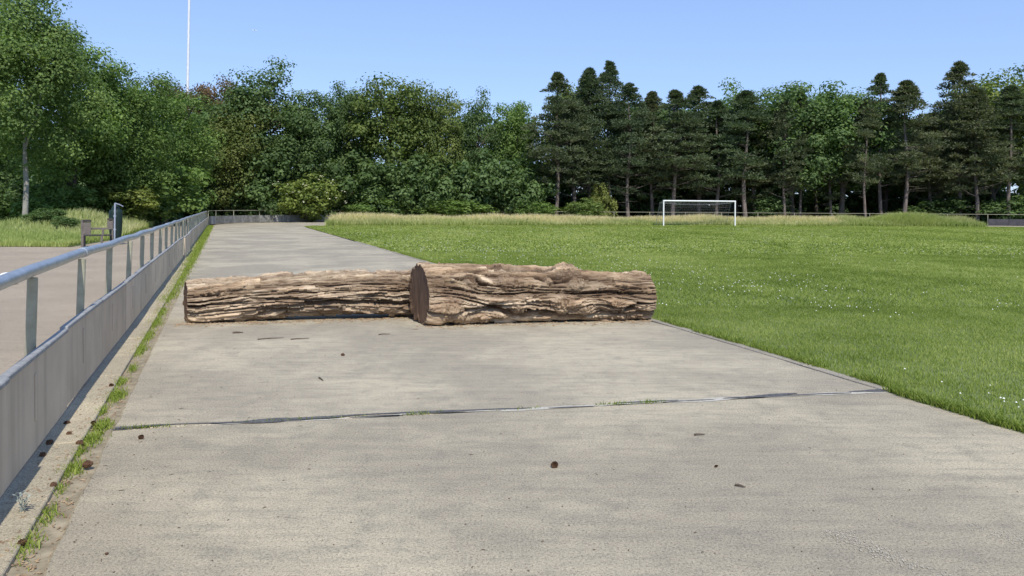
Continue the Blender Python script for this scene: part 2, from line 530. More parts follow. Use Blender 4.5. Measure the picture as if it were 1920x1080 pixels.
def slab(poly, z0=-0.07, z1=0.0, b=0.012, name='slab', m=None, parent=track, wob=0.0):
    """flat concrete piece with chamfered rim, outline subdivided so that its edge can be slightly ragged"""
    pts = []
    for i, p in enumerate(poly):
        q = poly[(i + 1) % len(poly)]
        L = math.hypot(q[0] - p[0], q[1] - p[1]); k = max(1, int(L / 0.25)) if wob else 1
        for j in range(k):
            t = j / k
            pts.append([p[0] + (q[0] - p[0]) * t, p[1] + (q[1] - p[1]) * t])
    pts = np.array(pts)
    if wob:
        pts = pts + wob * np.stack([fbm(pts[:, 0] * 3, pts[:, 1] * 3, seed=3), fbm(pts[:, 0] * 3, pts[:, 1] * 3, seed=9)], 1)
    n = len(pts)
    d1 = np.roll(pts, -1, 0) - pts; d0 = pts - np.roll(pts, 1, 0)
    tn = d1 / np.linalg.norm(d1, axis=1)[:, None] + d0 / np.linalg.norm(d0, axis=1)[:, None]
    tn /= np.linalg.norm(tn, axis=1)[:, None]
    inw = np.stack([-tn[:, 1], tn[:, 0]], 1)
    top = pts + inw * b
    v = [(x, y, z0) for x, y in pts] + [(x, y, z1 - b * 0.8) for x, y in pts] + [(x, y, z1) for x, y in top]
    f = []
    for i in range(n):
        j = (i + 1) % n
        f += [(i, j, n + j, n + i), (n + i, n + j, 2 * n + j, 2 * n + i)]
    f.append(tuple(2 * n + i for i in range(n)))
    return link(name, MB().add(v, f).mesh(name), m or M['concrete'], parent)


JL = [-12.0, -4.8, 5.4, 15.6, 25.8, 36.0, 46.2, 56.4]
SK = 1.27
G = 0.012
for a, b in zip(JL, JL[1:]):
    ra = np.linspace(a + SK + G, b + SK - G, 7)
    poly = [(leftX(a + G), a + G)] + [(float(rightX(y)), y) for y in ra] + [(leftX(b - G), b - G)]
    so = slab(poly, wob=0.02)
    if a > 15: so.color = (0.985, 1.0, 1.035, 1)         # slightly greyer, cooler tint beyond the logs
    elif a > 5: so.color = (1.0, 1.0, 1.01, 1)
# bend slabs between the inner and outer lines
outer_b = [Vector((leftX(56.4), 56.4, 0)), Vector((leftX(60), 60, 0))] + [p + Vector((0.35, -0.35, 0)) for p in far_out[2:]]
inner_b = [Vector((float(rightX(56.4 + SK)), 56.4 + SK, 0))] + far_in


def resamp(line, n):
    L = [0]
    for p, q in zip(line, line[1:]): L.append(L[-1] + (q - p).length)
    return [Vector((np.interp(t, L, [p.x for p in line]), np.interp(t, L, [p.y for p in line]), 0)) for t in np.linspace(0, L[-1], n)]


ob_, ib_ = resamp(outer_b, 49), resamp(inner_b, 49)
for k in range(0, 48, 4):
    o_, i_ = ob_[k:k + 5], ib_[k:k + 5]
    poly = [(p.x, p.y) for p in i_] + [(p.x, p.y) for p in o_[::-1]]
    poly = [(x + 0.0, y) for x, y in poly]
    cx, cy = np.mean([p[0] for p in poly]), np.mean([p[1] for p in poly])
    poly = [(cx + (x - cx) * 0.998, cy + (y - cy) * 0.998) for x, y in poly]
    slab(poly).color = (0.985, 1.0, 1.035, 1)


# ---- tar and pale sealant on the joint between the two nearest slabs
def joint_strip(name, p, q, prof, z, m, seed, thr=None, parent=track):
    n = 220
    t = np.linspace(0, 1, n)
    x = p.x + (q.x - p.x) * t; y = p.y + (q.y - p.y) * t
    L = (q - p).length
    nx, ny = -(q.y - p.y) / L, (q.x - p.x) / L
    wob = 0.030 * fbm(t * 9, t * 0, seed=71, octv=4)
    hw = prof(t) * (0.55 + 0.9 * np.clip(0.5 + fbm(t * 30, t * 0 + 5, seed=seed, octv=4), 0, 1))
    off = wob + 0.02 * vnoise(t * 14, t * 0, seed=seed + 2)
    v, f = [], []
    run = False
    keep = hw > (thr or 0.004)
    for i in range(n):
        v.append((x[i] + nx * (off[i] - hw[i]), y[i] + ny * (off[i] - hw[i]), z))
        v.append((x[i] + nx * (off[i] + hw[i]), y[i] + ny * (off[i] + hw[i]), z))
        if i and keep[i] and keep[i - 1]: f.append((2 * i - 2, 2 * i, 2 * i + 1, 2 * i - 1))
    return link(name, MB().add(v, f).mesh(name), m, parent)


pl, pr = Vector((leftX(5.4), 5.4, 0)), Vector((float(rightX(5.4 + SK)), 5.4 + SK, 0))
joint_strip('sealant', pl, pr, lambda t: 0.034 * np.clip((t - 0.05) * 6, 0, 1) * np.where(t > 0.45, 1.0, 0.4), 0.003, M['sealant'], 31)
joint_strip('tar_line', pl + Vector((0, 0.03, 0)), pr + Vector((0, 0.02, 0)), lambda t: 0.040 * np.clip(vnoise(t * 11, t * 0, seed=5) + 0.30 - 0.25 * (t < 0.5), 0, 1), 0.006, M['tar'], 47, 0.006)
joint_strip('tar_line', pl + Vector((0, -0.035, 0)), pr + Vector((0, -0.03, 0)), lambda t: 0.020 * np.clip(vnoise(t * 13, t * 0, seed=15) + 0.15, 0, 1), 0.0062, M['tar'], 53, 0.005)
for d in (15.6, 25.8, 36.0):
    joint_strip('sealant', Vector((leftX(d), d, 0)), Vector((float(rightX(d + SK)), d + SK, 0)), lambda t: 0.03 + t * 0, 0.003, M['sealant'], 61)

# ---- flecks of an old painted line in the near right corner, and other worn marks
def flecks(name, p, q, hw, n, smin, smax, seed, m):
    r = np.random.default_rng(seed)
    t = r.random(n); o = r.normal(0, hw, n)
    keep = fbm(t * 8, o * 8, seed=seed) > -0.12
    t, o = t[keep], o[keep]
    d = (q - p); L = d.length; nx, ny = -d.y / L, d.x / L
    cx = p.x + d.x * t + nx * o; cy = p.y + d.y * t + ny * o
    s = r.uniform(smin, smax, len(t)); a = r.random(len(t)) * 6.28
    v = np.zeros((len(t), 5, 3)); 
    for k in range(5):
        rr = s * r.uniform(0.5, 1.2, len(t))
        v[:, k, 0] = cx + rr * np.cos(a + k * 1.2566); v[:, k, 1] = cy + rr * np.sin(a + k * 1.2566)
        v[:, k, 2] = 0.003 + 0.002 * r.random(len(t))
    f = np.arange(len(t) * 5).reshape(-1, 5)
    return tag(link(name, mesh_np(name, v.reshape(-1, 3), f), m, track), kind='stuff')


flecks('worn_paint', ground(1550, 995), ground(1800, 1100), 0.035, 1500, 0.0012, 0.0045, 5, M['worn'])
flecks('worn_paint', ground(1820, 985), ground(1990, 1040), 0.04, 700, 0.0012, 0.0045, 6, M['worn'])

# ---- kerb between fence and slabs
kerb_l = tag(link('kerb_along_fence', None), kind='structure')


def kerb_run(parent, xf, w, d0, d1, L, z, mm, gap=0.006):
    d = d0
    while d < d1:
        e = d + L
        o = 0.004 * math.sin(d * 7)
        poly = [(xf(d + gap) + o, d + gap), (xf(d + gap) + w + o, d + gap + w * 0.36), (xf(e - gap) + w + o, e - gap + w * 0.36), (xf(e - gap) + o, e - gap)]
        slab(poly, -0.08, z + 0.003 * math.sin(d * 3.1), 0.008, 'kerb_stone', mm, parent)
        d = e


kerb_run(kerb_l, lambda d: fenceX(d) - 0.03, 0.23, -6, 36, 1.0, 0.012, M['kerb'])
sheet('soil_strip', [(fenceX(-12) - 0.1, -12), (leftX(-12) + 0.1, -12), (leftX(62) + 0.05, 62), (fenceX(62) - 0.1, 62)], -0.018, M['soil'])

kerb_r = tag(link('kerb_along_field', None), kind='structure')
d = 6.72
while d < 34:
    e = d + 1.0
    poly = [(float(rightX(d)) + 0.004, d + 0.005), (float(rightX(d)) + 0.105, d + 0.04), (float(rightX(e)) + 0.105, e + 0.03), (float(rightX(e)) + 0.004, e - 0.005)]
    slab(poly, -0.1, 0.008, 0.008, 'kerb_stone', M['kerb_grey'], kerb_r)
    d = e

# ---- the field
fe = [(float(rightX(d)) + (0.11 if d > 6.7 else -0.012), d) for d in sorted(list(np.linspace(-12, 58, 60)) + [6.69, 6.71])] + [(p.x + 0.1, p.y - 0.1) for p in far_in]
field_poly = fe + [(90, 55), (60, -12)]
sheet('field', field_poly, -0.004, M['turf'])

# ---- verge with a low grassy mound left of the asphalt
vg_n = 46
gx = np.linspace(-75, -16.8, vg_n * 2); gy = np.linspace(27.2, 90, vg_n * 2)
VX, VY = np.meshgrid(gx, gy)


def verge_edge(y):
    return np.interp(y, [p[1] for p in VERGE[2:]], [p[0] for p in VERGE[2:]])


def verge_z(x, y):
    inside = np.minimum(np.clip((y - 29.0) / 5, 0, 1), np.clip((verge_edge(y) - x) / 3, 0, 1))
    m = 0.9 * np.exp(-(((x + 26.0) / 2.8) ** 2 + ((y - 47) / 8) ** 2))
    return inside * (0.12 + m + 0.10 * fbm(x * 0.3, y * 0.3, seed=4))


def strip_rows(x0f, ys, nx):
    v = []; 
    for y in ys:
        x1 = float(verge_edge(y)) if y >= 29 else -17.1
        for k in range(nx):
            x = -75 + (x1 + 75) * (k / (nx - 1)) ** 0.6
            v.append((x, y, 0))
    return np.array(v)


ys = np.concatenate([np.linspace(28.9, 60, 60), np.linspace(61, 86, 20)])
vv = strip_rows(None, ys, 50)
vv[:, 2] = verge_z(vv[:, 0], vv[:, 1]) + 0.004
ff = [(r * 50 + c, r * 50 + c + 1, (r + 1) * 50 + c + 1, (r + 1) * 50 + c) for r in range(len(ys) - 1) for c in range(49)]
tag(link('verge', mesh_np('verge', vv, np.array(ff), True), M['turf']), kind='structure')
# timber edging along the verge
edg = MB()
for x in np.arange(-44, -17.3, 3.0):
    pass


# ------------------------------------------------------------------ fences
def panel_mesh(L, h0, h1, th):
    return MB().box((0, 0, (h0 + h1) / 2), (L - 0.024, th, h1 - h0), bev=0.006).mesh('panel')


PL = 1.85
fence = thing('railing_fence', 'long tubular steel railing with grey lower panels along the concrete track', 'fence', (fenceX(0), 0, 0))
me_panel = panel_mesh(PL, 0.055, 0.645, 0.03); me_panel.materials.append(M['panel'])
me_cap = MB().box((0, 0, 0.662), (PL - 0.006, 0.055, 0.032), bev=0.006).mesh('cap'); me_cap.materials.append(M['cap'])
me_bolt = MB().box((0, -0.018, 0.40), (0.035, 0.012, 0.30), bev=0.004).mesh('bracket'); me_bolt.materials.append(M['panel'])
me_post = MB().tube([(0, 0, -0.05), (0, 0, 1.135)], 0.032, 14).mesh('post', True); me_post.materials.append(M['post'])
F0 = Vector((fenceX(0), 0, 0))
ang = math.atan2(T.y, T.x)
s_posts = []
s0 = (5.05 - 0.0) / T.y - PL * 6
k = 0
rr = random.Random(3)
railpts = []
while True:
    s = s0 + k * PL
    y = s * T.y
    if y > 61.5: break
    if y > -7:
        dz = rr.uniform(-0.008, 0.008)
        post = link('post', me_post, None, fence, T * s - NR * 0.11 + Vector((0, 0, dz)), (rr.uniform(-0.018, 0.018), 0.02 + rr.uniform(-0.015, 0.015), 0))
        # panel spans from this post's joint (0.75 m further on) to the next
        sp = s + PL * 0.92
        off = rr.uniform(-0.010, 0.010) + (0.05 if 21 < y < 25 else 0)
        pn = link('panel', me_panel, None, fence, T * sp - NR * (0.018 - off) + Vector((0, 0, rr.uniform(-0.012, 0.008))), (rr.uniform(-0.012, 0.012), rr.uniform(-0.006, 0.006), ang + rr.uniform(-0.006, 0.006)))
        link('cap', me_cap, None, pn)
        b = link('bracket', me_bolt, None, pn)
        b.location = (-0.17, 0, 0)
    railpts.append(T * s - NR * 0.11 + Vector((rr.uniform(-0.02, 0.02), 0, 1.165 + rr.uniform(-0.012, 0.012))))
    railpts.append(T * (s + PL / 2) - NR * 0.11 + Vector((rr.uniform(-0.012, 0.012), 0, 1.165 + rr.uniform(-0.010, 0.008))))
    k += 1
link('rail', MB().tube(railpts, 0.042, 16).mesh('rail', True), M['galv'], fence)
for j in (7, 13, 19, 25, 31, 37, 45, 53):
    if j * 2 + 1 < len(railpts):
        p, q = railpts[2 * j], railpts[2 * j + 1]
        a = p + (q - p) * 0.3; b = p + (q - p) * 0.52
        link('coupling', MB().tube([a, b], 0.048, 16).mesh('coupling', True), M['galv'], fence)

# far fence round the bend and along the wood
ffence = thing('far_railing_fence', 'thin railing fence in front of the wood, beyond the long grass', 'fence', tuple(FAR_FENCE[0]))
O = FAR_FENCE[0]
fp = smooth_line(FAR_FENCE, 2.0)
me_fpost = MB().tube([(0, 0, -0.05), (0, 0, 1.19)], 0.035, 8).mesh('post', True); me_fpost.materials.append(M['post'])
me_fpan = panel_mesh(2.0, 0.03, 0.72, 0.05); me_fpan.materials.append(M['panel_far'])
me_mpan = panel_mesh(2.0, 0.03, 0.72, 0.05); me_mpan.materials.append(M['panel_darker'])
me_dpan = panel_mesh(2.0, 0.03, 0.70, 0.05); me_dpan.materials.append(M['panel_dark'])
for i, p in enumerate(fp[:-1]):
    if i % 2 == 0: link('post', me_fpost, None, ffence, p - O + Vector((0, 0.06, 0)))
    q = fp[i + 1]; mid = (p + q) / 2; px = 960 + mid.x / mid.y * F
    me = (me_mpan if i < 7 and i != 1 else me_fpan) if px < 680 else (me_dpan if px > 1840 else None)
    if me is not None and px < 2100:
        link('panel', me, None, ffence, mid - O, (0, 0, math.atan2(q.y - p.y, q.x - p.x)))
link('rail', MB().tube([p - O + Vector((0, 0.06, 1.20)) for p in fp], 0.021, 8).mesh('rail', True), M['post'], ffence)


# ------------------------------------------------------------------ the two logs
def make_log(name, label, p0, p1, r0, r1, nx, nt_, seed, m, burls=(), bulge=(), depth=0.05, strands=15, cutskew=0.0, sag=0.0):
    """p0 -> p1: ground contact points of the left and right ends"""
    ax = (p1 - p0); L = ax.length
    root = thing(name, label, 'log', tuple(p0), math.atan2(ax.y, ax.x))
    x = np.linspace(0, L, nx); th = np.linspace(0, 2 * math.pi, nt_, endpoint=False)
    X, TH = np.meshgrid(x, th, indexing='ij')
    t = X / L
    R = r0 + (r1 - r0) * t
    R = R * (1 + 0.05 * fbm(X * 1.1, np.cos(TH) * 1.2, np.sin(TH) * 1.2, seed, 3))
    for (bx, bth, amp, sx, st) in bulge:
        dth = (TH - bth + math.pi) % (2 * math.pi) - math.pi
        R = R + amp * np.exp(-((X - bx) / sx) ** 2 - (dth / st) ** 2)
    # strands of bark that run along the log, braiding around the burls
    wth = TH.copy()
    bmask = np.zeros_like(X); braw = np.zeros_like(X)
    for (bx, bth, amp, rad) in burls:
        dth = (TH - bth + math.pi) % (2 * math.pi) - math.pi
        du = (X - bx); dv = dth * R
        g = np.exp(-((du / (rad * 2.2)) ** 2 + (dv / (rad * 2.0)) ** 2))
        wth = wth - 0.42 * g * np.sign(dv) * rad / R * (1 - np.exp(-np.abs(dv) / (rad * 0.5)))
        e = np.sqrt(du ** 2 + dv ** 2) / rad * (1 + 0.7 * fbm(du * 7, dv * 7, seed=seed + 40))
        core = np.clip(1 - e ** 2, 0, 1)
        braw += 0.75 * amp * np.sqrt(core)
        bmask = np.maximum(bmask, np.clip(1.6 - e * 1.35, 0, 1))
    warp = 0.17 * fbm(X * 0.8, np.cos(TH) * 1.1, np.sin(TH) * 1.1, seed + 5, 4) + 0.07 * fbm(X * 3.5, np.cos(TH) * 4, np.sin(TH) * 4, seed + 8, 3)
    A = wth + warp
    cs, sn = np.cos(A), np.sin(A)
    k1 = strands / 6.28
    kx = 0.5
    n1 = vnoise(X * kx + 3, cs * k1 * 1.15, sn * k1 * 1.15, seed + 11)
    n2 = vnoise(X * kx * 1.7, cs * k1 * 2.2, sn * k1 * 2.2, seed + 12)
    n3 = vnoise(X * kx * 3.6, cs * k1 * 5.2, sn * k1 * 5.2, seed + 13)
    n4 = vnoise(X * 6, cs * k1 * 12, sn * k1 * 12, seed + 14)
    rid = lambda n, w: 1 - (1 - np.clip(np.abs(n) / w, 0, 1)) ** 1.5
    f1 = rid(n1, 0.12); f2 = rid(n2, 0.20); f3 = rid(n3, 0.32)
    # bark plates: long splinters, each at its own level, ending at a slant
    sA = (A % (2 * math.pi)) * strands / (2 * math.pi) * 1.6
    lev = 0
    for o_, (ms, ml, am) in enumerate(((1.0, 1.0, 0.9), (2.8, 2.2, 0.75))):
        q1 = sA * ms + 0.55 * fbm(X * 2.0 * ms, cs * 3, sn * 3, seed + 20 + o_, 3)
        al = X * ml + 7.3 * _hash(np.floor(q1), q1 * 0, q1 * 0, seed + 3)
        q2 = q1 + 0.7 * (al - np.floor(al) - 0.5)
        al2 = X * ml + 7.3 * _hash(np.floor(q2), q2 * 0, q2 * 0, seed + 3)
        h_ = _hash(np.floor(q2), np.floor(al2), q2 * 0, seed + 9)
        fr = q2 - np.floor(q2)
        lev = lev + am * (h_ - 0.5 + 0.35 * (fr - 0.5))
        tone = h_ if o_ == 0 else 0.55 * tone + 0.45 * h_
    disp = depth * (1.75 * (f1 - 1) + 0.85 * (f2 - 1) + 0.62 * (f3 - 1) + 0.26 * n4 + 1.0 * lev)
    disp = disp * (1 - 0.5 * (np.exp(-X / 0.05) + np.exp(-(L - X) / 0.05)))
    grain = 0.016 * fbm(X * 26, cs * 9 * 2, sn * 9 * 2, seed + 31, 3) + 0.010 * np.abs(vnoise(X * 50, cs * 18, sn * 18, seed + 33))
    disp = disp * (1 - 0.75 * bmask) + braw * 1.0 + bmask * grain * 2.6
    # frayed bark at the ends
    endf = np.exp(-X / 0.02) + np.exp(-(L - X) / 0.02)
    RR = R + disp - 0.012 * endf
    cz0 = (r0 + (r1 - r0) * t) * 1.03 - 0.02
    Yv = RR * np.cos(TH); Zv = RR * np.sin(TH) + cz0 + sag * np.sin(math.pi * np.clip(t * 1.05 - 0.05, 0, 1))
    Zv = np.maximum(Zv, 0.003 + 0.0 * Zv)
    Xv = X + (Yv * cutskew) * (1 - t) + 0.02 * fbm(np.cos(TH) * 5, np.sin(TH) * 5, X * 0, seed + 50, 3) * (endf > 0.05)
    v = np.stack([Xv, Yv, Zv], -1).reshape(-1, 3)
    i = np.arange(nx - 1)[:, None] * nt_; j = np.arange(nt_)[None, :]; j2 = (j + 1) % nt_
    q = np.stack([i + j, i + nt_ + j, i + nt_ + j2, i + j2], -1).reshape(-1, 4)
    tint = np.clip((fbm(X * 1.6, cs * 2.2, sn * 2.2, seed + 60, 4) - 0.16) * 5, 0, 1) * (f1 > 0.9) * (1 - bmask) * 0.85
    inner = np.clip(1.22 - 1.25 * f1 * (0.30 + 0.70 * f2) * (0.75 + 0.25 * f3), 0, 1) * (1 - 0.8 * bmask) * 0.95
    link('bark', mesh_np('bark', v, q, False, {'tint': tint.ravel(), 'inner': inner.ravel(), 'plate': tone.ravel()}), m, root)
    # sawn end faces, slightly inside the bark rim, with radial unevenness
    for end, col in ((0, 0), (1, nx - 1)):
        rim = v.reshape(nx, nt_, 3)[col]
        c = rim.mean(0); rings = [rim]
        sgn = 1 if end == 0 else -1
        off_ = rim - c; ln = np.linalg.norm(off_, axis=1); kk = np.ones(61) / 61
        sm = np.convolve(np.concatenate([ln[-30:], ln, ln[:30]]), kk, 'valid')
        rimS = c + off_ * (sm * 0.985 / ln)[:, None]
        for s in (0.93, 0.7, 0.45, 0.2):
            rg = c + (rimS - c) * s
            rg[:, 0] = c[0] + (cutskew if end == 0 else 0.0) * (rg[:, 1] - c[1])
            rg[:, 0] += sgn * 0.010 + 0.008 * fbm(rg[:, 1] * 3, rg[:, 2] * 3, seed=seed + 70)
            rings.append(rg)
        vv_ = np.concatenate(rings + [c[None] + np.array([[sgn * 0.02, 0, 0]])])
        fq = []
        for r_ in range(len(rings) - 1):
            a = r_ * nt_ + np.arange(nt_); b = r_ * nt_ + (np.arange(nt_) + 1) % nt_
            fq.append(np.stack([a, b, b + nt_, a + nt_], -1))
        a = (len(rings) - 1) * nt_ + np.arange(nt_); b = (len(rings) - 1) * nt_ + (np.arange(nt_) + 1) % nt_
        ftri = np.stack([a, b, np.full(nt_, len(vv_) - 1)], -1)
        link('cut_end', mesh_np('cut_end', vv_, [np.concatenate(fq), ftri], True), M['cut'], root)
    return root


# left, slimmer log
lA = Vector((-4.55, 10.42, 0)); lB = Vector((-1.12, 11.20, 0))
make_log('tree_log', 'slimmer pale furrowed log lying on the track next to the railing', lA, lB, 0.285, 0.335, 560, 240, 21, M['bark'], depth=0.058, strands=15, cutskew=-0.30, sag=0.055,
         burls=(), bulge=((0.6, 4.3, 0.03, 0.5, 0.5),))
rA = Vector((-1.30, 10.42, 0)); rB = Vector((2.02, 11.02, 0))
PI = math.pi
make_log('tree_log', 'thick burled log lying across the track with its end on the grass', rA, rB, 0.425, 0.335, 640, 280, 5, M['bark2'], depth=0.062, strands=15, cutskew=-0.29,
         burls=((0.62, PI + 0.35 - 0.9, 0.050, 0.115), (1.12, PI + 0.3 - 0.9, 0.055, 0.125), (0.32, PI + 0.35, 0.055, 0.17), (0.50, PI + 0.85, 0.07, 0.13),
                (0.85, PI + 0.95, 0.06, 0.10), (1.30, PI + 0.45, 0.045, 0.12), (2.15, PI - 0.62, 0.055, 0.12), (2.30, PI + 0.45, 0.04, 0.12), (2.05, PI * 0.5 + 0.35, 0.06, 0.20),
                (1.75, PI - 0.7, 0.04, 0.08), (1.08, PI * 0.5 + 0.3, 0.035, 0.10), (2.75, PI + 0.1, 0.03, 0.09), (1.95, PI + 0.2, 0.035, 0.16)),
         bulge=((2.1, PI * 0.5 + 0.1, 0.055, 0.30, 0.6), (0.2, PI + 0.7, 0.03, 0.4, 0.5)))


# ------------------------------------------------------------------ grass and other small plants (merged blades)
def blades(name, P, h, w, lean, tint, m, seg=1, seedv=None, r=None, kind='stuff', parent=None, colr=None):
    r = r or RNG
    n = len(P)
    az = r.random(n) * 2 * math.pi; la = r.random(n) * 2 * math.pi
    sx, sy = np.cos(az) * w / 2, np.sin(az) * w / 2
    lx, ly = np.cos(la) * lean * h, np.sin(la) * lean * h
    z0 = P[:, 2]
    if seg == 1:
        v = np.zeros((n, 3, 3))
        v[:, 0] = np.stack([P[:, 0] - sx, P[:, 1] - sy, z0], 1)
        v[:, 1] = np.stack([P[:, 0] + sx, P[:, 1] + sy, z0], 1)
        v[:, 2] = np.stack([P[:, 0] + lx, P[:, 1] + ly, z0 + h], 1)
        f = [np.arange(n * 3).reshape(-1, 3)]; k = 3; al = np.tile([0, 0, 1.0], n)
    else:
        v = np.zeros((n, 5, 3))
        v[:, 0] = np.stack([P[:, 0] - sx, P[:, 1] - sy, z0], 1)
        v[:, 1] = np.stack([P[:, 0] + sx, P[:, 1] + sy, z0], 1)
        v[:, 2] = np.stack([P[:, 0] - sx * .8 + lx * .35, P[:, 1] - sy * .8 + ly * .35, z0 + h * .6], 1)
        v[:, 3] = np.stack([P[:, 0] + sx * .8 + lx * .35, P[:, 1] + sy * .8 + ly * .35, z0 + h * .6], 1)
        v[:, 4] = np.stack([P[:, 0] + lx, P[:, 1] + ly, z0 + h], 1)
        b = np.arange(n)[:, None] * 5
        f = [b + np.array([[0, 1, 3, 2]]), b + np.array([[2, 3, 4]])]; k = 5; al = np.tile([0, 0, .6, .6, 1.0], n)
    at_ = {'tint': np.repeat(np.clip(tint, 0, 1), k), 'along': al}
    if seedv is not None: at_['seed'] = np.repeat(seedv, k)
    o = link(name, mesh_np(name, v.reshape(-1, 3), f, False, at_), m, parent)
    if colr: o.color = (*colr, 1)
    return tag(o, kind=kind) if kind else o


EDGE_D = np.concatenate([np.linspace(-12, 58, 60), [p.y for p in far_in[:9]]])


def strip_front(x):       # near rim of the long grass strip at the far side
    return np.interp(x, [-16, -12, 0, 14, 24, 46, 60], [61.5, 64.0, 67.5, 71.6, 73.2, 73.0, 71.0])


def scatter_field(d0, d1, dens, r, edge=0.10):
    """random points of the field between two distances, inside the view and a margin beside it"""
    n = int(dens * (d1 - d0) * (1.5 * d1 + 8))
    y = r.uniform(d0, d1, n); x = r.uniform(-0.48 * d1 - 2, 0.76 * d1 + 4, n)
    ok = (x > rightX(np.minimum(y, 60)) + edge) & (x < 0.74 * y + 2.0)
    ok &= y < strip_front(x) + 1.0
    return x[ok], y[ok]


def field_tint(x, y, r):
    big = fbm(x * 0.25, y * 0.12, seed=90, octv=3)
    mid = fbm(x * 1.6, y * 1.6, seed=91, octv=3)
    return 0.46 + 0.42 * big + 0.45 * mid + r.normal(0, 0.19, len(x))


r = np.random.default_rng(11)
x, y = scatter_field(2.5, 12.5, 2600, r, 0.09)
cl = 0.5 + 0.5 * np.clip(fbm(x * 4, y * 4, seed=33), -1, 1)
P = np.stack([x, y, np.full(len(x), -0.003)], 1)
blades('mown_grass', P, r.uniform(0.018, 0.040, len(x)) * (0.65 + 0.8 * cl), r.uniform(0.004, 0.0075, len(x)), r.uniform(0.1, 0.9, len(x)), field_tint(x, y, r), M['grass'], 2, r=r)
x, y = scatter_field(12.5, 27, 800, r)
P = np.stack([x, y, np.full(len(x), -0.003)], 1)
blades('mown_grass', P, r.uniform(0.025, 0.06, len(x)), r.uniform(0.010, 0.020, len(x)), r.uniform(0.4, 1.3, len(x)), field_tint(x, y, r) + 0.10, M['grass'], 1, r=r)
x, y = scatter_field(27, 75, 95, r)
P = np.stack([x, y, np.full(len(x), -0.003)], 1)
blades('mown_grass', P, r.uniform(0.035, 0.075, len(x)), r.uniform(0.04, 0.09, len(x)), r.uniform(0.7, 1.9, len(x)), field_tint(x, y, r) + 0.16, M['grass'], 1, r=r)
# longer tufts that hang over the kerb of the track
n = 20000
y = 2.5 + 27.5 * r.random(n) ** 1.5; x = rightX(y) + np.where(y > 6.7, 0.075, -0.015) + 0.035 * fbm(y * 1.7, y * 0, seed=44) + np.abs(r.normal(0, 0.09, n))
keep = fbm(y * 2.2, x * 0, seed=17) > -0.25 + 0.2 * (y < 7)
ye = r.uniform(2.2, 7.2, 7000); xe = rightX(ye) + np.where(ye > 6.7, 0.09, -0.005) + r.random(7000) * 0.12 + 0.03 * fbm(ye * 2.3, ye * 0, seed=45)
x, y = np.concatenate([x[keep], xe]), np.concatenate([y[keep], ye])
blades('edge_grass', np.stack([x, y, np.full(len(x), -0.003)], 1), r.uniform(0.03, 0.085, len(x)), r.uniform(0.005, 0.010, len(x)), r.uniform(0.2, 1.0, len(x)), r.normal(0.36, 0.25, len(x)), M['grass'], 2, r=r)

# white clover heads in loose patches
n = 9000
y = 4 + (58) * r.random(n) ** 1.3; x = r.uniform(-0.4, 0.74, n) * y
ok = (x > rightX(np.minimum(y, 60)) + 0.4) & (y < strip_front(x) - 3)
ok &= (fbm(x * 0.35, y * 0.25, seed=77, octv=4) + 0.55 * r.random(n)) > 0.44 - 0.10 * np.exp(-((x / y - 0.05) / 0.2) ** 2)
x, y = x[ok], y[ok]
m_ = len(x); s = r.uniform(0.007, 0.012, m_) * (1 + y / 90); z = r.uniform(0.035, 0.06, m_)
oc = np.array([[1, 0, 0], [0, 1, 0], [-1, 0, 0], [0, -1, 0], [0, 0, 1.0]])
v = np.stack([x, y, z], 1)[:, None, :] + oc[None] * s[:, None, None]
b = np.arange(m_)[:, None] * 5
tag(link('clover_flowers', mesh_np('clover_flowers', v.reshape(-1, 3), [np.concatenate([b + np.array([[0, 1, 4]]), b + np.array([[1, 2, 4]]), b + np.array([[2, 3, 4]]), b + np.array([[3, 0, 4]])])]), M['clover']), kind='stuff')

# long grass strip at the far side of the field
n = 70000
x = r.uniform(-15.5, 46.5, n)
dep = r.random(n)
y = strip_front(x) + dep * (4.0 + 0.4 * vnoise(x * 0.5, x * 0, seed=2))
hh = (0.44 + 0.56 * np.clip(dep * 1.8, 0, 1)) * r.uniform(0.7, 1.12, n) * (0.92 + 0.35 * fbm(x * 0.35, y * 0.35, seed=6))
sd = np.clip(0.25 + 1.0 * dep + 0.5 * fbm(x * 0.3, y * 0.6, seed=8), 0, 1) * np.where(r.random(n) < 0.85, 1, 0.2)
sd = np.where(x > 33, sd * 0.35, sd)
blades('long_grass', np.stack([x, y, np.full(n, 0.0)], 1), hh, r.uniform(0.03, 0.06, n), r.uniform(0.15, 0.7, n), 0.72 + 0.4 * fbm(x * 0.3, y * 0.3, seed=12) + r.normal(0, 0.2, n), M['tallgrass'], 2, sd, r)
# the taller pale green hump of grass at the right
n = 15000
cx, cy = 40.0, 75.6
a = r.random(n) * 6.283; q = np.sqrt(r.random(n))
x = cx + 4.8 * q * np.cos(a); y = cy - 0.6 + 1.9 * q * np.sin(a)
hh = (0.50 + 0.95 * (1 - q ** 2.2)) * r.uniform(0.75, 1.1, n)
tag(blades('tall_grass_clump', np.stack([x, y, np.zeros(n)], 1), hh, r.uniform(0.03, 0.07, n), r.uniform(0.2, 0.9, n), 0.85 + r.normal(0, 0.2, n), M['tallgrass'], 2, np.full(n, 0.12), r, None), 'tall pale green clump of grass rising above the long grass strip', 'grass clump')

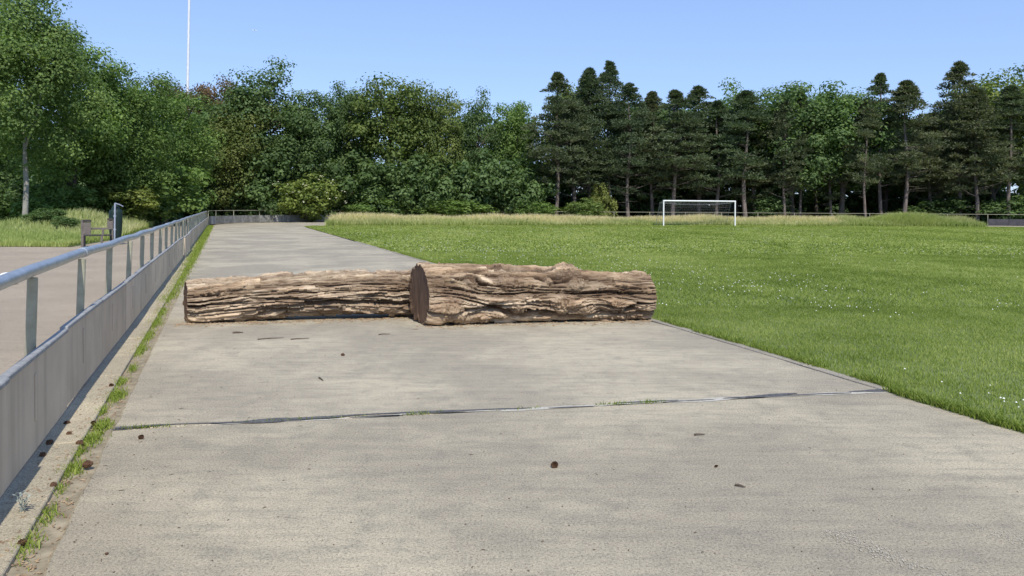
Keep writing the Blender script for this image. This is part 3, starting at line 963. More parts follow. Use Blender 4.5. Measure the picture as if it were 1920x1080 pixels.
# verge grass left of the asphalt
n = 60000
y = 28.9 + 32 * r.random(n) ** 1.5; x = verge_edge(y) - 0.1 - 26 * r.random(n) ** 1.6
P = np.stack([x, y, verge_z(x, y)], 1)
front = np.exp(-(y - 28.9) / 3.0)
hh = r.uniform(0.14, 0.32, n) * (1 + 0.5 * fbm(x * 0.5, y * 0.5, seed=18)) * (1 + 0.8 * np.clip((y - 38) / 6, 0, 1))
sd = 0.45 * np.clip((y - 35) / 8, 0, 1) * np.clip(0.5 + 1.2 * fbm(x * 0.25, y * 0.25, seed=19), 0, 1)
blades('verge_grass', P, hh, r.uniform(0.018, 0.04, n), r.uniform(0.1, 0.5, n), 0.62 + 0.3 * front + 0.3 * fbm(x * 0.4, y * 0.4, seed=22) + r.normal(0, 0.2, n), M['tallgrass'], 2, sd, r)

# weeds between kerb and slabs
def weed_pts():
    pts = []
    for px, py, sx, sy, k in ((52, 1015, .03, .06, 60), (90, 965, .025, .05, 40), (115, 915, .015, .03, 14), (135, 878, .03, .05, 110), (150, 845, .02, .04, 50), (172, 822, .03, .05, 120), (192, 797, .03, .05, 150), (190, 770, .02, .04, 60),
                              (218, 740, .03, .07, 190), (226, 715, .025, .05, 90), (248, 690, .02, .06, 60), (262, 655, .03, .12, 230), (275, 630, .035, .12, 260), (290, 605, .04, .15, 260), (300, 585, .04, .18, 240), (310, 560, .05, .25, 260)):
        g = ground(px, py)
        for _ in range(k * 3):
            a, q = r.normal(0, sy * 1.7), r.normal(0, sx * 1.1)
            pts.append((g.x + T.x * a + NR.x * q, g.y + T.y * a + NR.y * q, -0.014))
    for yy in np.arange(13, 60, 0.03):
        for _ in range(12):
            pts.append((leftX(yy) - 0.15 + r.normal(0, 0.09), yy + r.uniform(-0.03, 0.03), -0.012))
    return np.array(pts)


wp = weed_pts()
fa = np.clip(wp[:, 1] / 12, 0.8, 4)
blades('kerb_weeds', wp, r.uniform(0.012, 0.05, len(wp)) * (0.6 + 0.45 * fa), r.uniform(0.004, 0.010, len(wp)) * fa, r.uniform(0.3, 1.3, len(wp)), r.normal(0.55, 0.25, len(wp)), M['grass'], 2, r=r, colr=(0.95, 1.0, 0.8))
# a few specks of green in the slab joint
jt = np.concatenate([r.normal(c, s, k) for c, s, k in ((0.03, 0.02, 90), (0.17, 0.02, 30), (0.345, 0.012, 40), (0.60, 0.014, 90), (0.655, 0.012, 80), (0.48, 0.02, 25), (0.25, 0.03, 30))])
jp = np.stack([pl.x + (pr.x - pl.x) * jt, pl.y + (pr.y - pl.y) * jt + r.normal(0, 0.012, len(jt)), np.zeros(len(jt))], 1)
blades('joint_weeds', jp, r.uniform(0.012, 0.04, len(jt)), r.uniform(0.005, 0.011, len(jt)), r.uniform(0.3, 1.2, len(jt)), r.normal(0.35, 0.3, len(jt)), M['grass'], 1, r=r)

# silvery weed at the foot of the near panel
sw = thing('silver_weed', 'small silvery weed at the foot of the nearest fence panel', 'weed', tuple(ground(42, 965)))
for q in range(5):
    a = q * 1.3; tip = Vector((math.cos(a) * 0.03, math.sin(a) * 0.03, 0.09 + 0.01 * q))
    link('stem', MB().tube([(0, 0, -0.02), tip * 0.5 + Vector((0, 0, 0.012)), tip], [0.0022, 0.002, 0.0012], 5).mesh('stem'), M['silver'], sw)
    mb = MB()
    for k in range(7):
        c = tip * (0.4 + 0.1 * k); u = Vector((math.cos(a + k * 2.4), math.sin(a + k * 2.4), 0.3)) * 0.022; w = Vector((-u.y, u.x, 0)) * 0.3
        mb.add([c, c + u * 0.5 + w, c + u, c + u * 0.5 - w], [(0, 1, 2, 3)])
    link('leaf', mb.mesh('leaf'), M['silver'], sw)


# ------------------------------------------------------------------ trees
def leaves_np(C, rc, per, size, r, flat=0.75, up=0.35, ctint=None, spread=0.36):
    """rhombic leaf faces around clump centres"""
    n = len(C) * per
    ci = np.repeat(np.arange(len(C)), per)
    d = r.normal(size=(n, 3)); d /= np.linalg.norm(d, axis=1)[:, None]
    rad = rc[ci] * r.random(n) ** 0.45
    d2 = d.copy(); d2[:, 2] *= flat
    p = C[ci] + d2 * rad[:, None]
    nr = d * 1.0 + np.array([0, 0, up]) + r.normal(0, spread, (n, 3))
    nr /= np.linalg.norm(nr, axis=1)[:, None]
    a = np.cross(nr, r.normal(size=(n, 3))); a /= np.linalg.norm(a, axis=1)[:, None]
    b = np.cross(nr, a)
    s = size * r.uniform(0.6, 1.3, n)
    v = np.zeros((n, 4, 3))
    v[:, 0] = p - a * s[:, None] * 0.55
    v[:, 1] = p + b * s[:, None] * 0.36 + nr * s[:, None] * 0.08
    v[:, 2] = p + a * s[:, None] * 0.55
    v[:, 3] = p - b * s[:, None] * 0.36 + nr * s[:, None] * 0.08
    t = (ctint[ci] if ctint is not None else 0.5) + r.normal(0, 0.16, n)
    return v.reshape(-1, 3), np.arange(n * 4).reshape(-1, 4), np.repeat(np.clip(t, 0, 1), 4)


def broad_proto(seed, W=8.0, H=12.0, bot=1.6, ncl=130, per=160, size=0.20, trunk_r=0.22, topw=0.8, limbs=14):
    """meshes (trunk, crown) of a broad-leaved tree of height H, crown width W"""
    r = np.random.default_rng(seed)
    d = r.normal(size=(ncl, 3)); d /= np.linalg.norm(d, axis=1)[:, None]
    rad = r.random(ncl) ** 0.30
    lob = 0.88 + 0.42 * vnoise(d[:, 0] * 1.7 + 5, d[:, 1] * 1.7, d[:, 2] * 1.7, seed)
    C = d * (rad * lob)[:, None]
    cz = (bot + H) / 2; hz = (H - bot) / 2 * 0.93
    C[:, 2] = np.clip(C[:, 2], -0.98, 1.0)
    wz = np.interp(C[:, 2], [-1, -0.3, 0.4, 1], [0.85, 1.0, 0.92, topw])
    P = np.stack([C[:, 0] * W / 2 * 0.9 * wz, C[:, 1] * W / 2 * 0.9 * wz, cz + C[:, 2] * hz], 1)
    rc = r.uniform(0.085, 0.175, ncl) * W
    ct = np.clip(0.5 + r.normal(0, 0.17, ncl), 0, 1)
    v, f, t = leaves_np(P, rc, per, size, r, 0.72, 0.4, ct)
    crown = mesh_np('crown', v, f, False, {'tint': t}); crown.materials.append(M['leaf'])
    mb = MB()
    base = [Vector((0.05 * math.sin(z * 1.3 + seed), 0.05 * math.cos(z + seed), z)) for z in np.linspace(-0.2, H * 0.72, 9)]
    mb.tube(base, [trunk_r * (1.25 if i == 0 else 1) * (1 - 0.10 * i) for i in range(9)], 9)
    for k in range(limbs):
        tgt = Vector(P[r.integers(ncl)]); z0 = max(bot * 1.35, min(tgt.z - 1.0, H * 0.6) * r.uniform(0.55, 0.95))
        s = Vector((0, 0, z0)); md = (s + tgt) / 2 + Vector((r.normal() * 0.2, r.normal() * 0.2, 0.25))
        mb.tube([s, md, tgt], [trunk_r * 0.42, trunk_r * 0.28, 0.03], 6)
    trunk = mb.mesh('trunk', True)
    return trunk, crown


def pine_proto(seed, H=14.0, bare=0.34, W=4.6, trunk_r=0.17):
    r = np.random.default_rng(seed)
    mb = MB()
    base = [Vector((0.10 * math.sin(z * 0.5 + seed), 0.10 * math.cos(z * 0.6 + seed), z)) for z in np.linspace(-0.2, H, 12)]
    mb.tube(base, [trunk_r * (1 - 0.075 * i) for i in range(12)], 9)
    C, rc, ct = [], [], []
    z0 = H * bare * 0.62
    k = 0
    while k < 190:
        t = r.random() ** 0.9
        a = r.random() * 6.283
        prof = np.interp(t, [0, 0.12, 0.35, 0.65, 0.88, 1], [0.5, 0.85, 1.0, 0.74, 0.30, 0.04]) * W / 2
        q = r.random() ** 0.6
        gap = vnoise(np.array([math.cos(a) * 1.6 + 9]), np.array([math.sin(a) * 1.6]), np.array([t * 6.5]), seed)[0]
        if gap < -0.18 or (t < 0.2 and r.random() < 0.55): continue
        k += 1
        R_ = prof * q * (1.0 + 0.35 * gap)
        z = z0 + t * (H - z0)
        p_ = Vector((math.cos(a) * R_, math.sin(a) * R_, z))
        C.append(tuple(p_)); rc.append(r.uniform(0.34, 0.80) * (1.0 if t < 0.7 else np.interp(t, [0.7, 1], [1.0, 0.35])))
        ct.append(np.clip(0.5 - 0.12 * t + r.normal(0, 0.17), 0, 1))
        if k % 3 == 0:
            zb_ = max(z - R_ * r.uniform(0.1, 0.5), z0 * 0.8)
            mb.tube([(0, 0, zb_), (p_.x * .5, p_.y * .5, (zb_ + z) / 2 - 0.05), p_], [0.05 * (1.1 - t), 0.035 * (1.1 - t), 0.010], 5, False)
    for k in range(9):          # dead lower branches
        a = r.random() * 6.283; z = r.uniform(z0 * 0.55, z0 * 1.5); L = r.uniform(0.5, 1.5)
        mb.tube([(0, 0, z), (math.cos(a) * L, math.sin(a) * L, z + r.uniform(-0.1, 0.3))], [0.03, 0.008], 5, False)
    C.append((0, 0, H)); rc.append(0.16); ct.append(0.4)
    C, rc, ct = np.array(C), np.array(rc), np.array(ct)
    # tufts of slim needles pointing out and up
    per = 84
    n = len(C) * per; ci = np.repeat(np.arange(len(C)), per)
    d = r.normal(size=(n, 3)); d[:, 2] = np.abs(d[:, 2]) * 0.8 - 0.15; d /= np.linalg.norm(d, axis=1)[:, None]
    p = C[ci] + d * (rc[ci] * r.random(n) ** 0.5)[:, None] * np.array([1, 1, 0.62])
    dr = d * 0.8 + np.array([0, 0, 0.35]) + r.normal(0, 0.45, (n, 3)); dr /= np.linalg.norm(dr, axis=1)[:, None]
    sd = np.cross(dr, r.normal(size=(n, 3))); sd /= np.linalg.norm(sd, axis=1)[:, None]
    L = r.uniform(0.16, 0.34, n)[:, None]; w = r.uniform(0.025, 0.055, n)[:, None]
    v = np.zeros((n, 4, 3)); v[:, 0] = p; v[:, 1] = p + dr * L * 0.55 + sd * w; v[:, 2] = p + dr * L; v[:, 3] = p + dr * L * 0.55 - sd * w
    t = np.repeat(np.clip(ct[ci] + r.normal(0, 0.15, n), 0, 1), 4)
    crown = mesh_np('crown', v.reshape(-1, 3), np.arange(n * 4).reshape(-1, 4), False, {'tint': t}); crown.materials.append(M['needle'])
    trunk = mb.mesh('trunk', True); trunk.materials.append(M['trunk_pine'])
    return trunk, crown


BR = [broad_proto(100 + i) for i in range(5)]
for tk, cr in BR: tk.materials.append(M['trunk'])
BN = [broad_proto(200 + i, 8.0, 12.0, 1.0, 190, 180, 0.165, 0.16) for i in range(2)]
for tk, cr in BN: tk.materials.append(M['trunk'])
SH = [broad_proto(300 + i, 5.0, 4.0, 0.1, 70, 90, 0.20, 0.06, 0.8, 9) for i in range(3)]
for tk, cr in SH: tk.materials.append(M['trunk'])
PN = [pine_proto(400 + i, 14.0, bb, ww) for i, (bb, ww) in enumerate(((0.42, 4.6), (0.34, 5.2), (0.48, 4.2), (0.30, 5.0)))]


def plant(name, label, cat, proto, loc, sx, sz, rz, colr=(1, 1, 1), group=None):
    t = thing(name, label, cat, tuple(loc), rz, group)
    for nm, me in (('trunk', proto[0]), ('crown', proto[1])):
        o = link(nm if name != 'shrub' else ('stems' if nm == 'trunk' else 'foliage'), me, None, t)
        o.scale = (sx, sx, sz)
        o.color = (*colr, 1)
    return t


ORD = ['first', 'second', 'third', 'fourth', 'fifth', 'sixth', 'seventh', 'eighth', 'ninth', 'tenth', 'eleventh', 'twelfth', 'thirteenth', 'fourteenth', 'fifteenth', 'sixteenth', 'seventeenth', 'eighteenth', 'nineteenth', 'twentieth', 'twenty-first', 'twenty-second', 'twenty-third']
rr = random.Random(12)
# the young maple beside the verge, with its pale stem
near = broad_proto(501, 9.2, 15.8, 3.6, 210, 210, 0.165, 0.17, 0.72, 5)
near[0].materials.append(M['trunk_pale'])
g0 = ground(47, 436)
plant('broadleaf_tree', 'tall green tree with a pale bare stem at the left edge', 'tree', near, (g0.x, g0.y, 0.1), 1.0, 1.0, 0.4, (1.2, 1.32, 1.0))

# broad-leaved trees: column, top row, distance, crown width in px, colour, prototype, words
G1, G2, G3 = (0.88, 1.02, 0.92), (1.12, 1.30, 0.88), (1.3, 1.26, 0.8)
BROAD = [
    (-70, 60, 58, 240, G1, 'n', 'dark leafy tree at the left edge behind the pale-stemmed tree'),
    (140, 70, 52, 230, G2, 'n', 'green tree rising just right of the pale-stemmed tree'),
    (225, 112, 55, 190, G2, 'n', 'fresh green tree with feathery top, behind the dark bin'),
    (310, 150, 65, 190, G2, 'n', 'bushy light green tree above the far end of the near railing'),
    (325, 128, 86, 110, (1.05, 0.55, 0.75), 'b', 'purple-leaved tree left of the tall pale mast'),
    (395, 120, 88, 130, (1.10, 0.58, 0.75), 'b', 'purple-leaved tree right of the tall pale mast'),
    (425, 165, 75, 170, (1.22, 1.10, 0.8), 'n', 'olive-brown tree where the railing turns'),
    (490, 104, 78, 200, G1, 'b', 'tall dark green tree with rounded top right of the mast'),
    (580, 146, 80, 150, G1, 'b', 'dark green tree in the dip between two rounded crowns'),
    (655, 136, 84, 110, G1, 'b', 'narrow dark green tree left of the broad yellowish crown'),
    (735, 122, 84, 190, (1.14, 1.14, 0.8), 'b', 'broad tree with yellowish green rounded top, left of centre'),
    (820, 158, 85, 120, (1.15, 1.1, 0.8), 'b', 'lower tree on the right shoulder of the yellowish crown'),
    (893, 163, 88, 100, G1, 'b', 'airy green tree with sky gaps, above the middle shrubs'),
    (968, 168, 88, 120, G2, 'b', 'mid green tree just left of the pines'),
    (1075, 132, 96, 130, G3, 'b', 'yellow-green tree top showing behind the leftmost pines'),
    (1175, 168, 97, 130, G1, 'b', 'dark leafy tree behind the tallest pine left of the goal'),
    (1308, 178, 95, 120, G1, 'b', 'rounded dark tree top behind the pines above the goal'),
    (1432, 172, 97, 110, G1, 'b', 'dark green tree between the bright tree top and the tall broad tree'),
    (1530, 152, 99, 110, G2, 'b', 'green tree top between the two tall broad trees right of the goal'),
    (1660, 190, 97, 130, G1, 'b', 'low dark tree behind the pair of pointed pines'),
    (1800, 165, 99, 110, G1, 'b', 'dark leafy tree behind the tall pine near the right edge'),
    (1240, 178, 96, 130, G1, 'b', 'dark leafy tree behind the pines left of the goal'),
    (1380, 146, 91, 120, G2, 'b', 'bright green tree top behind the pines above the right goal post'),
    (1485, 130, 88, 160, G1, 'b', 'tall dark green broad tree right of the goal'),
    (1578, 138, 88, 150, (0.95, 1.12, 0.85), 'b', 'tall green broad tree left of the two pointed pines'),
    (1748, 192, 96, 100, G3, 'b', 'low yellowish tree in the dip between the pointed pines'),
    (1862, 128, 90, 150, G3, 'b', 'yellowish green tree behind the pines near the right edge'),
    (1945, 122, 93, 130, G1, 'b', 'dark green tree cut by the right edge of the picture'),
]
for i, (px, top, dist, wpx, colr, kind, lab) in enumerate(BROAD):
    p = at(px, dist); H = height(px, top, dist); W = wpx / F * dist * (1.15 if px < 1150 else 1.42)
    proto = (BN[i % 2] if kind == 'n' else BR[i % 5])
    j = rr.uniform(0.9, 1.08)
    plant('broadleaf_tree', lab, 'tree', proto, p, W / 8.0, H / 12.0 * 1.0, rr.uniform(0, 6.28), tuple(c * j for c in colr), 'trees of the wood behind the field')

PINES = [(1044, 140, 84, 0), (1077, 200, 87, 1), (1104, 132, 88, 2), (1140, 119, 89, 1), (1178, 160, 86, 3), (1222, 180, 88, 1), (1264, 176, 85, 0), (1308, 180, 89, 3), (1345, 196, 86, 1),
         (1397, 190, 85, 2), (1414, 215, 88, 3), (1470, 200, 85, 1), (1502, 178, 87, 0), (1556, 205, 88, 3), (1622, 190, 84, 2), (1650, 142, 86, 0), (1698, 155, 84, 2), (1745, 215, 89, 1),
         (1797, 120, 87, 3), (1830, 170, 85, 1), (1893, 165, 84, 2), (1960, 150, 85, 0)]
special = {0: 'pine with long bare pale trunk, leftmost of the pines', 3: 'tall pine with a twin-looking pointed top, highest left of the goal', 15: 'slim pointed pine, left one of the pair against open sky', 16: 'slim pointed pine, right one of the pair against open sky', 18: 'tall dark pine with pointed top near the right edge'}
for i, (px, top, dist, k) in enumerate(PINES):
    p = at(px, dist); H = height(px, top, dist)
    lab = special.get(i, 'dark bare-trunked pine, %s pine counted from the left' % ORD[i])
    j = rr.uniform(0.85, 1.15)
    w = rr.uniform(1.25, 1.7) if not 1440 < px < 1630 else 1.05
    if i in (1, 5, 6, 7, 8, 9, 11, 13): H *= 1.0 + 0.07 * rr.random()
    plant('pine_tree', lab, 'tree', PN[k], p, w, H / 14.0, rr.uniform(0, 6.28), (j * rr.uniform(0.9, 1.1), j, j * 0.95), 'pines at the edge of the wood')

# shrubs along the foot of the wood
SHR = [(88, 413, 41, 70, G1, 'low dark leafy plant beside the pale tree stem'), (128, 416, 40, 50, G1, 'low dark leafy plant just left of the bench'), (20, 330, 52, 140, G1, 'dark shrub behind the stem of the leftmost tree'), (110, 350, 50, 130, G2, 'green shrub left of the bench'), (215, 335, 54, 150, (1.25, 1.15, 0.7), 'yellowish green shrub above the bin'),
       (300, 290, 60, 170, G2, 'wide green shrub behind the grassy mound'), (390, 300, 76, 130, G1, 'dark shrub at the turn of the railing'), (470, 290, 77, 150, G1, 'dark shrub above the stained panels'),
       (575, 325, 77, 120, (1.35, 1.3, 0.8), 'light green shrub with cream flower heads'), (660, 285, 82, 150, G1, 'tall dark shrub right of the flowering shrub'), (740, 300, 82, 130, G1, 'dark arching shrub below the yellowish crown'),
       (700, 365, 80, 110, G2, 'low green shrub just above the rail, left of centre'), (810, 290, 83, 140, G1, 'dense dark shrub at the foot of the lower tree'), (860, 368, 81, 130, (1.1, 1.25, 0.8), 'low bright green shrub just above the far rail'),
       (900, 285, 84, 130, G1, 'dark shrub below the airy tree'), (975, 300, 84, 130, G1, 'dark shrub left of the leftmost pine'), (1010, 372, 82, 80, G2, 'low green shrub at the foot of the leftmost pine'),
       (1095, 372, 83, 80, (1.1, 1.15, 0.8), 'small green shrub between the first pine trunks'), (1127, 345, 86, 50, (1.9, 1.6, 1.2), 'pale-leaved shrub among the pine trunks left of the goal'), (1215, 335, 92, 130, G1, 'dark shrub behind the left goal post'),
       (1440, 360, 88, 90, G1, 'small dark shrub right of the goal'), (1760, 370, 89, 120, G1, 'dark shrub behind the tall grass clump'), (1880, 365, 86, 120, G1, 'low dark shrub above the dark panels')]
for i, (px, top, dist, wpx, colr, lab) in enumerate(SHR):
    p = at(px, dist); H = height(px, top, dist); W = wpx / F * dist * 1.2
    z = float(verge_z(np.array([p.x]), np.array([p.y]))[0]) if px < 380 else 0
    t = plant('shrub', lab, 'shrub', SH[i % 3], (p.x, p.y, z), W / 5.0, H / 4.0, rr.uniform(0, 6.28), colr, 'shrubs along the wood')
    if 'cream' in lab:
        r2 = np.random.default_rng(9); n = 46
        a = r2.uniform(0, 6.28, n); q = r2.uniform(-0.2, 1, n)
        c = np.stack([np.cos(a) * W * 0.52 * np.sqrt(np.clip(1 - q * q, 0, 1)), np.sin(a) * W * 0.52 * np.sqrt(np.clip(1 - q * q, 0, 1)), H * (0.5 + 0.5 * q)], 1)
        v, f, tt = leaves_np(c, np.full(n, 0.12), 9, 0.10, r2, 0.4, 1.2)
        fo = link('flower_heads', mesh_np('flower_heads', v, f, False, {'tint': tt}), M['flower'], t); fo['kind'] = 'stuff'
        fo.rotation_euler.z = -t.rotation_euler.z

# dense back of the wood that reads as one mass
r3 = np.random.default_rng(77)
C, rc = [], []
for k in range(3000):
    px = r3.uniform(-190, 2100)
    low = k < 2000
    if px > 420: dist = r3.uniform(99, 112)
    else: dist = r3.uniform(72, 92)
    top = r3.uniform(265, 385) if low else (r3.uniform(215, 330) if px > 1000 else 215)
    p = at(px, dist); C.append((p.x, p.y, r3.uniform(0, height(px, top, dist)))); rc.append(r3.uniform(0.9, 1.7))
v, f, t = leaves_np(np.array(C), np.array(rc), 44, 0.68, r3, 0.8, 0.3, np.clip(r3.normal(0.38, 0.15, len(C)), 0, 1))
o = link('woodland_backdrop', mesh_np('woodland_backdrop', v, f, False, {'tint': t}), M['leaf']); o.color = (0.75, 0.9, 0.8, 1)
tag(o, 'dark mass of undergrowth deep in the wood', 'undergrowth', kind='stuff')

# ------------------------------------------------------------------ mast, aircraft
p = at(347.5, 92)
mast = thing('mast', 'tall thin pale mast rising above the trees at the left', 'mast', tuple(p))
lean = Vector((0.012 * 40, 0, 0))
for k in range(6):
    a, b = k * 7.0, k * 7.0 + 7.0
    r_a, r_b = 0.21 - 0.02 * k, 0.21 - 0.02 * (k + 1) + 0.012
    link('section', MB().tube([(0.012 * a, 0, a - 0.05 * (k == 0)), (0.012 * b, 0, b)], [r_a, r_b], 12).mesh('section', True), M['mast'], mast)
    if 0: link('flange', MB().tube([(0.012 * b, 0, b - 0.06), (0.012 * b, 0, b + 0.06)], r_b + 0.05, 12).mesh('flange', True), M['mast'], mast)
link('lamp_bracket', MB().box((0.5, 0, 42.2), (2.6, 0.2, 0.25), bev=0.04).mesh('lamp_bracket'), M['mast'], mast)

D = 3000.0
pa = Vector(((476 - 960) / F * D, D, height(476, 57, D)))
air = thing('aircraft', 'tiny white aircraft high in the sky right of the mast', 'aircraft', tuple(pa), 0.25)
link('fuselage', MB().tube([(-9, 0, 0), (-7.5, 0, 0.1), (-4, 0, 0), (5, 0, 0), (8, 0, 0), (9.5, 0, -0.3)], [0.2, 0.7, 1.0, 1.0, 0.75, 0.15], 12).mesh('fuselage', True), M['plane'], air)
for s in (-1, 1):
    link('wing', MB().add([(1.5, 0, -0.3), (-1.5, 0, -0.3), (-3.2, s * 9, 0.3), (-2.0, s * 9, 0.3), (1.5, 0, 0), (-1.5, 0, 0), (-3.2, s * 9, 0.4), (-2.0, s * 9, 0.4)], [(0, 1, 2, 3), (4, 7, 6, 5), (0, 4, 5, 1), (1, 5, 6, 2), (2, 6, 7, 3), (3, 7, 4, 0)]).mesh('wing'), M['plane'], air)
link('tail_fin', MB().box((-8, 0, 1.6), (1.8, 0.25, 2.8), bev=0.1).mesh('tail_fin'), M['plane'], air)

# ------------------------------------------------------------------ goal
gl = Vector(((1244.3 - 960) / F * 69.6, 69.6, 0)); gr = Vector(((1378.3 - 960) / F * 71.4, 71.4, 0))
gw = (gr - gl).length
goal = thing('football_goal', 'white football goal with sagging net on the far side of the field', 'goal', tuple((gl + gr) / 2), math.atan2(gr.y - gl.y, gr.x - gl.x))
GH = 2.40
for s in (-1, 1):
    link('post', MB().tube([(s * gw / 2, 0, -0.05), (s * gw / 2, 0, GH)], 0.065, 14).mesh('post', True), M['white'], goal)
    link('net_support', MB().tube([(s * gw / 2, 0.05, GH - 0.03), (s * gw / 2, 0.75, GH - 0.25), (s * gw / 2, 1.6, 0.3), (s * gw / 2, 1.7, 0)], 0.018, 6).mesh('net_support', True), M['net'], goal)
link('crossbar', MB().tube([(-gw / 2 - 0.06, 0, GH - 0.06 + 0.005), (gw / 2 + 0.06, 0, GH - 0.06 + 0.005)], 0.068, 14).mesh('crossbar', True), M['white'], goal)
mb = MB()


def netz(u, w):     # u -1..1 across, w 0..1 from the bar down the back
    sag = 0.30 * (1 - u * u) * math.sin(min(1, w * 2.0) * math.pi)
    yy = np.interp(w, [0, 0.35, 1], [0.05, 0.9, 1.75]); zz = np.interp(w, [0, 0.35, 1], [GH - 0.06, GH - 0.22, 0.0])
    return (u * gw / 2, yy, max(0.0, zz - sag * (0.6 if w < 0.35 else 0.8)))


for k in range(0, 37):
    u = -1 + 2 * k / 36
    mb.tube([netz(u, w) for w in np.linspace(0, 1, 12)], 0.0035, 3, False)
for k in range(1, 17):
    mb.tube([netz(u, k / 17) for u in np.linspace(-1, 1, 15)], 0.0035 if k != 6 else 0.010, 3, False)
for s in (-1, 1):
    for k in range(1, 12):
        z = k * 0.19; ymax = np.interp(z, [0, GH - 0.25, GH], [1.7, 0.75, 0.05])
        mb.tube([(s * gw / 2, 0.05, z), (s * gw / 2, ymax, z)], 0.0035, 3, False)
net = link('net', mb.mesh('net'), M['net'], goal)

# ------------------------------------------------------------------ bench and bin
bp = ground(172, 463)
sc = bp.y / F            # metres per photo pixel there
bench = thing('bench', 'weathered wooden seat with two upright back panels by the asphalt', 'bench', (bp.x, bp.y + 0.35, 0), 0.40)


def bx(name, c, s, m, parent, ry=0.0, rx=0.0):
    return link(name, MB().box((0, 0, 0), s, bev=0.008).mesh(name), m, parent, c, (rx, ry, 0))


bx('leg', (-0.46, -0.28, 0.24), (0.09, 0.09, 0.54), M['bench'], bench)
bx('leg', (0.20, -0.28, 0.20), (0.08, 0.08, 0.46), M['bench'], bench)
bx('leg', (-0.46, 0.28, 0.24), (0.09, 0.09, 0.54), M['bench'], bench)
bx('leg', (0.50, 0.28, 0.24), (0.09, 0.09, 0.54), M['bench_dark'], bench)
for k in range(3):
    bx('seat_plank', (0.02, -0.22 + 0.20 * k, 0.44), (0.96, 0.18, 0.05), M['bench_dark'], bench)
bx('back_post', (-0.50, -0.02, 0.62), (0.07, 0.09, 0.86), M['bench'], bench, -0.03)
bx('back_panel', (-0.33, -0.06, 0.62), (0.27, 0.06, 0.32), M['bench'], bench, 0.05)
bx('back_panel', (-0.34, -0.03, 0.87), (0.26, 0.06, 0.17), M['bench'], bench, 0.05)
bx('top_rail', (-0.33, -0.045, 1.01), (0.28, 0.09, 0.09), M['bench_dark'], bench)
bx('back_panel', (0.43, 0.20, 0.83), (0.19, 0.06, 0.34), M['bench'], bench, -0.05)
bx('back_post', (0.52, 0.24, 0.62), (0.06, 0.08, 0.86), M['bench'], bench)
bx('top_rail', (0.43, 0.20, 1.06), (0.18, 0.09, 0.09), M['bench_dark'], bench)
bx('arm_rail', (0.06, 0.05, 0.70), (0.56, 0.06, 0.075), M['bench'], bench)
bx('arm_post', (0.24, -0.28, 0.57), (0.07, 0.07, 0.26), M['bench'], bench)

bd = 31.0
pb = at(217, bd)
zb = 0.10
bin_ = thing('litter_bin', 'dark green barrel-shaped litter bin on a grey post behind the bench', 'litter bin', (pb.x, pb.y, zb), 0.49)
bz = lambda py: height(217, py, bd) - zb
prof = [(0.0, 0.20), (bz(452), 0.205), (bz(440), 0.225), (bz(415), 0.255), (bz(400), 0.255), (bz(394), 0.235), (bz(393), 0.20)]
mb = MB(); n = 24
vv_ = []; ffv = []
for i, (z, rad) in enumerate(prof):
    vv_ += [(rad * math.cos(k * 2 * PI / n), rad * math.sin(k * 2 * PI / n), z) for k in range(n)]
    if i: ffv += [((i - 1) * n + k, (i - 1) * n + (k + 1) % n, i * n + (k + 1) % n, i * n + k) for k in range(n)]
ffv.append(tuple((len(prof) - 1) * n + k for k in range(n)))
link('barrel', mb.add(vv_, ffv).mesh('barrel', True), M['bin'], bin_)
link('hood', MB().tube([(0, 0, bz(393)), (0, 0, bz(388)), (0, 0, bz(384))], [0.17, 0.14, 0.05], 20).mesh('hood', True), M['bin'], bin_)
link('post', MB().tube([(-0.035, -0.285, -0.1), (-0.03, -0.285, bz(381))], 0.033, 10).mesh('post', True), M['bin_post'], bin_)
link('arm', MB().tube([(-0.03, -0.285, bz(381.5)), (0.12, -0.2, bz(383.5)), (0.27, -0.12, bz(387))], [0.033, 0.028, 0.022], 8).mesh('arm', True), M['bin_post'], bin_)
for z in (bz(405), bz(430)):
    link('bracket', MB().box((-0.035, -0.262, z), (0.10, 0.05, 0.06), bev=0.006).mesh('bracket'), M['bin_post'], bin_)

# rounded white stone on the asphalt, seen just over the near rail
ps = ground(13, 533)
n1, n2 = 16, 12
v = []; f = []
for i in range(n2 + 1):
    for k in range(n1):
        a, b = k * 2 * PI / n1, -PI / 2 + i * PI / n2
        q = Vector((math.cos(a) * math.cos(b), math.sin(a) * math.cos(b), math.sin(b)))
        s = 1 + 0.10 * float(fbm(np.array([q.x * 2]), np.array([q.y * 2]), np.array([q.z * 2]), 9)[0])
        v.append((q.x * 0.17 * s, q.y * 0.17 * s, 0.11 + q.z * 0.13 * s))
for i in range(n2):
    for k in range(n1):
        f.append((i * n1 + k, i * n1 + (k + 1) % n1, (i + 1) * n1 + (k + 1) % n1, (i + 1) * n1 + k))
st = link('white_stone', MB().add(v, f).mesh('white_stone', True), M['stone'], None, tuple(ps))
tag(st, 'rounded white stone on the asphalt, just over the near rail', 'stone')


